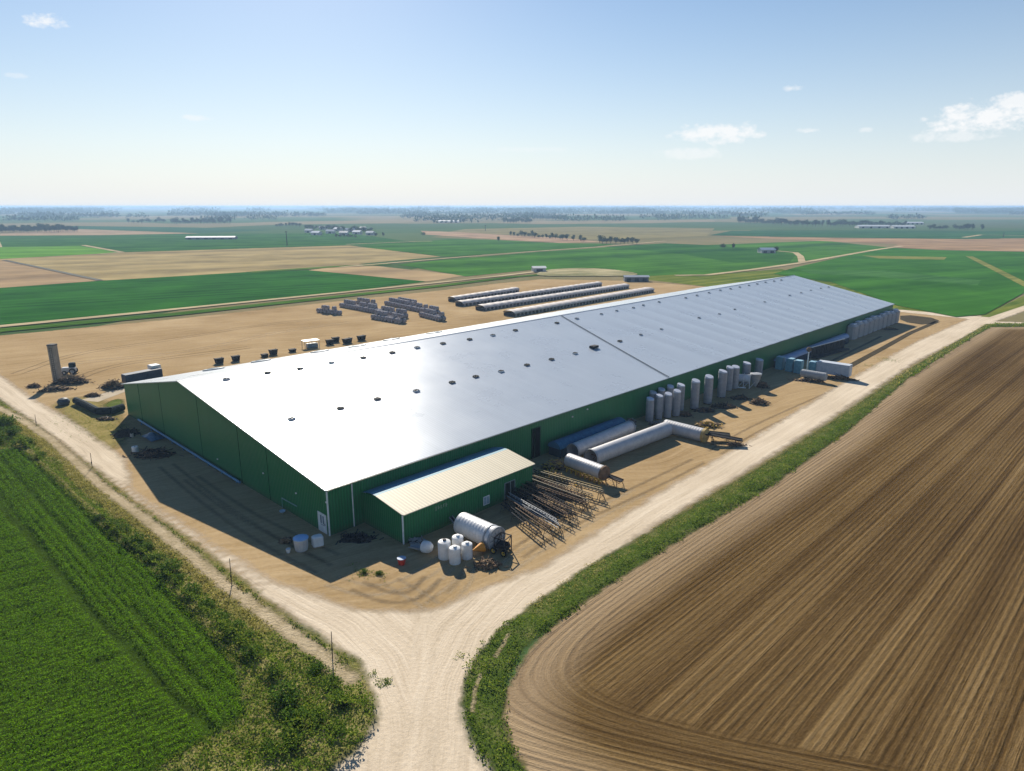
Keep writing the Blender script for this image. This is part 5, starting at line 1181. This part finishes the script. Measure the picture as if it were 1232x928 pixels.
for i, (px_, py_, L, lb) in enumerate([(1050,274.5,60,'distant long white hall left of two, below the far trees'),(1085,274.8,40,'distant white hall right of two, below the far trees'),(1098,270,40,'small distant roof at the right of the far tree belt'),(540,268,50,'faint distant shed in the hazy fields')]):
    barn(px_, py_, L, 18, 3.5, 2, 0, lb, wallw, roofw, doors=4)
vill = [(372,280,'left'),(381,283,'front left'),(389,276,'rear left'),(398,281,'middle'),(407,278,'rear middle'),(414,283,'front'),(421,279,'right of centre'),(430,282,'front right'),(437,277,'rear right'),(446,283,'right edge')]
for i, (px_, py_, lb) in enumerate(vill):
    barn(px_, py_, rnd.uniform(8, 15), 8, 3.5, 2.2, rnd.uniform(-.6, .6), 'tiny %s house among the far village trees, %s' % (['pale', 'blue roofed', 'grey'][i % 3], lb), wallw, [roofw, plain('blue_roof_far', (.3,.38,.5)), roofg][i % 3], 'house', 'house', 1)
# =============== trees
leaf_tree = m_leaf('tree_leaf', (.020,.045,.016), (.038,.072,.022), (.065,.105,.03), trans=.3)
def make_tree(seed, w, h, n=420, tall=False):
    r = np.random.default_rng(seed); rr = random.Random(seed); t = empty('tree', (0, 0, 0), 0, 'tree', 'tree')
    k = 7; cs = [(r.uniform(-.3, .3) * w, r.uniform(-.3, .3) * w, h * r.uniform(.38, .8), r.uniform(.2, .34)) for _ in range(k)]
    P = []
    for _ in range(n):
        c = cs[r.integers(k)]; v = r.normal(0, 1, 3); v /= np.linalg.norm(v); q = c[3] * r.uniform(.6, 1.08); P.append((c[0] + v[0] * q * w, c[1] + v[1] * q * w, max(h * .12, c[2] + v[2] * q * h * .75)))
    P = np.array(P); V, Fq, T = leaves(P[:, 0], P[:, 1], P[:, 2], .85, .8, seed, 2); o = npmesh('crown', V, Fq, leaf_tree, {'tint': T}); o.parent = t
    m = MB().rod((0, 0, -.2), (.1, 0, h * .5), .28, .16, 7)
    for c in cs: m.rod((.05, 0, h * .28), (c[0], c[1], c[2]), .12, .04, 5)
    m.build('trunk', stem_mat, t); return t
TT = [make_tree(101, 7, 7), make_tree(102, 6, 8.5), make_tree(103, 9, 7.5), make_tree(104, 5, 9), make_tree(105, 8, 6)]
used = [False] * 5
def plant(px_, py_, s, label, group, kind=None):
    k = rnd.randrange(5) if kind is None else kind; p = at(px_, py_)
    if not used[k]: o = TT[k]; used[k] = True; o.location = p; o.rotation_euler.z = rnd.uniform(0, 6)
    else: o = clone(TT[k], p, rnd.uniform(0, 6))
    o.scale = (s, s, s * rnd.uniform(.85, 1.1)); tag(o, label, 'tree', group)
def tree_row(x0, y0, x1, y1, n, s, label, group, jit=1.0, gap=0):
    for i in range(n):
        k = (i + .5 + rnd.uniform(-.25, .25)) / n
        if gap and rnd.random() < gap: continue
        plant(x0 + (x1 - x0) * k, y0 + (y1 - y0) * k + rnd.uniform(-.3, .3) * jit, s * rnd.uniform(.75, 1.2), label, group)
tree_row(613,283.8,704,291,22,.85,'dark tree in the long row beyond the sheds, left of the gap','trees in the row above the sheds',gap=.05)
tree_row(718,293,768,294,10,.9,'dark tree in the short clump right of the gap above the sheds','trees in the clump above the sheds')
for i, (px_, py_) in enumerate([(599.5,291),(509,284),(461,285),(452,285)]): plant(px_, py_, .7, ['single tree left of the long row','single round tree above the left green field','one of a pair of trees right of the village, right one','one of a pair of trees right of the village, left one'][i], 'single field trees')
tree_row(0,280,94,279,34,1.25,'dark tree in the dense wood at the far left','trees of the dense far left wood',2)
tree_row(-30,278,60,276.5,16,1.2,'rear tree of the dense wood at the far left','rear trees of the far left wood',2)
tree_row(152,269,200,268,9,1.3,'tree in the far belt above the pale strip, left part','far belt left trees',2,.1)
tree_row(208,270,279,269,20,1.6,'tree in the far belt above the long white barn','far belt trees above the white barn',1.5)
tree_row(331,273,362,273,8,1.1,'tree in the small belt left of the village','trees left of the village',1)
tree_row(366,275,448,280,26,1.0,'tree standing among the village houses','village trees',5)
tree_row(402,286,430,286.5,6,.6,'small tree in front of the village','village front trees',1)
tree_row(520,269.5,577,269,13,1.2,'tree in the thin distant belt left of centre','thin distant belt trees',1,.15)
tree_row(605,269,640,268.5,10,1.5,'tree in the distant clump at the centre','distant centre clump trees',1)
tree_row(640,265,678,265,10,1.9,'tree in the distant bluish clump right of centre','distant bluish clump trees',1)
tree_row(887,268.5,962,272,26,1.7,'tree in the thick distant belt behind the warehouse ridge','thick distant belt trees',1)
tree_row(965,272.5,1090,272.5,34,1.5,'tree in the distant belt above the white halls','distant belt trees above the halls',1.5,.05)
tree_row(1117,276.5,1140,276.5,6,1.1,'tree in the small round clump at the right','right clump trees',1)
tree_row(1149,276.8,1171,277,7,1.2,'tree in the dark clump near the right edge','right edge clump trees',1)
plant(1181,277.5,1.2,'single tree right of the dark clump near the right edge','right edge clump trees'); plant(870,299.5,.7,'small tree left of the blue grey hall','hall trees'); plant(882,300,.6,'tiny tree touching the field left of the blue grey hall','hall trees'); plant(933,304.5,.6,'small tree at the right end of the blue grey hall','hall trees')
# far-off woods that read as masses: many leafy crowns in long belts
def wood(seed, y0, y1, n, xr=(-100, 1330), s=(9, 16), clus=26):
    r = np.random.default_rng(seed); P = []
    for _ in range(clus):
        cx = r.uniform(*xr); wpx = r.uniform(15, 110); cy = r.uniform(y0, y1); m_ = int(n * wpx / 60)
        for _ in range(m_):
            px_ = cx + r.uniform(-.5, .5) * wpx; py_ = cy + r.uniform(-.12, .12); v = (464 - py_) / F; p = at(px_, max(py_, HZ + 1.6)); P.append((p.x, p.y, r.uniform(.15, 1) * r.uniform(*s)))
    P = np.array(P); V, Fq, T = leaves(P[:, 0], P[:, 1], P[:, 2], 6.5, .9, seed, 3); o = npmesh('wood', V, Fq, leaf_tree, {'tint': T}); tag(o, 'far-off belt of trees fading toward the horizon', 'wood', kind='stuff')
wood(1, 262, 267, 120, clus=14, s=(6, 12)); wood(2, 257, 262, 220, clus=34, s=(7, 15)); wood(3, 253.5, 257, 300, clus=60, s=(14, 28)); wood(4, 250.5, 253.5, 300, clus=70, s=(16, 40))

# =============== haze
HAZE = True
if HAZE:
    hm = bpy.data.materials.new('haze'); hm.use_nodes = True; t_ = hm.node_tree; t_.nodes.clear()
    pv = t_.nodes.new('ShaderNodeVolumePrincipled'); pv.inputs['Color'].default_value = (.45, .68, 1.0, 1); pv.inputs['Density'].default_value = .00017; pv.inputs['Anisotropy'].default_value = .2
    ou = t_.nodes.new('ShaderNodeOutputMaterial'); t_.links.new(pv.outputs[0], ou.inputs['Volume'])
    m = MB().box((0, GX / 2 - 250, 20.5), (2 * GX + 200, GX + 700, 43)); hz_ = m.build('haze', hm); tag(hz_, 'thin pale haze over the plain', 'haze', kind='stuff')
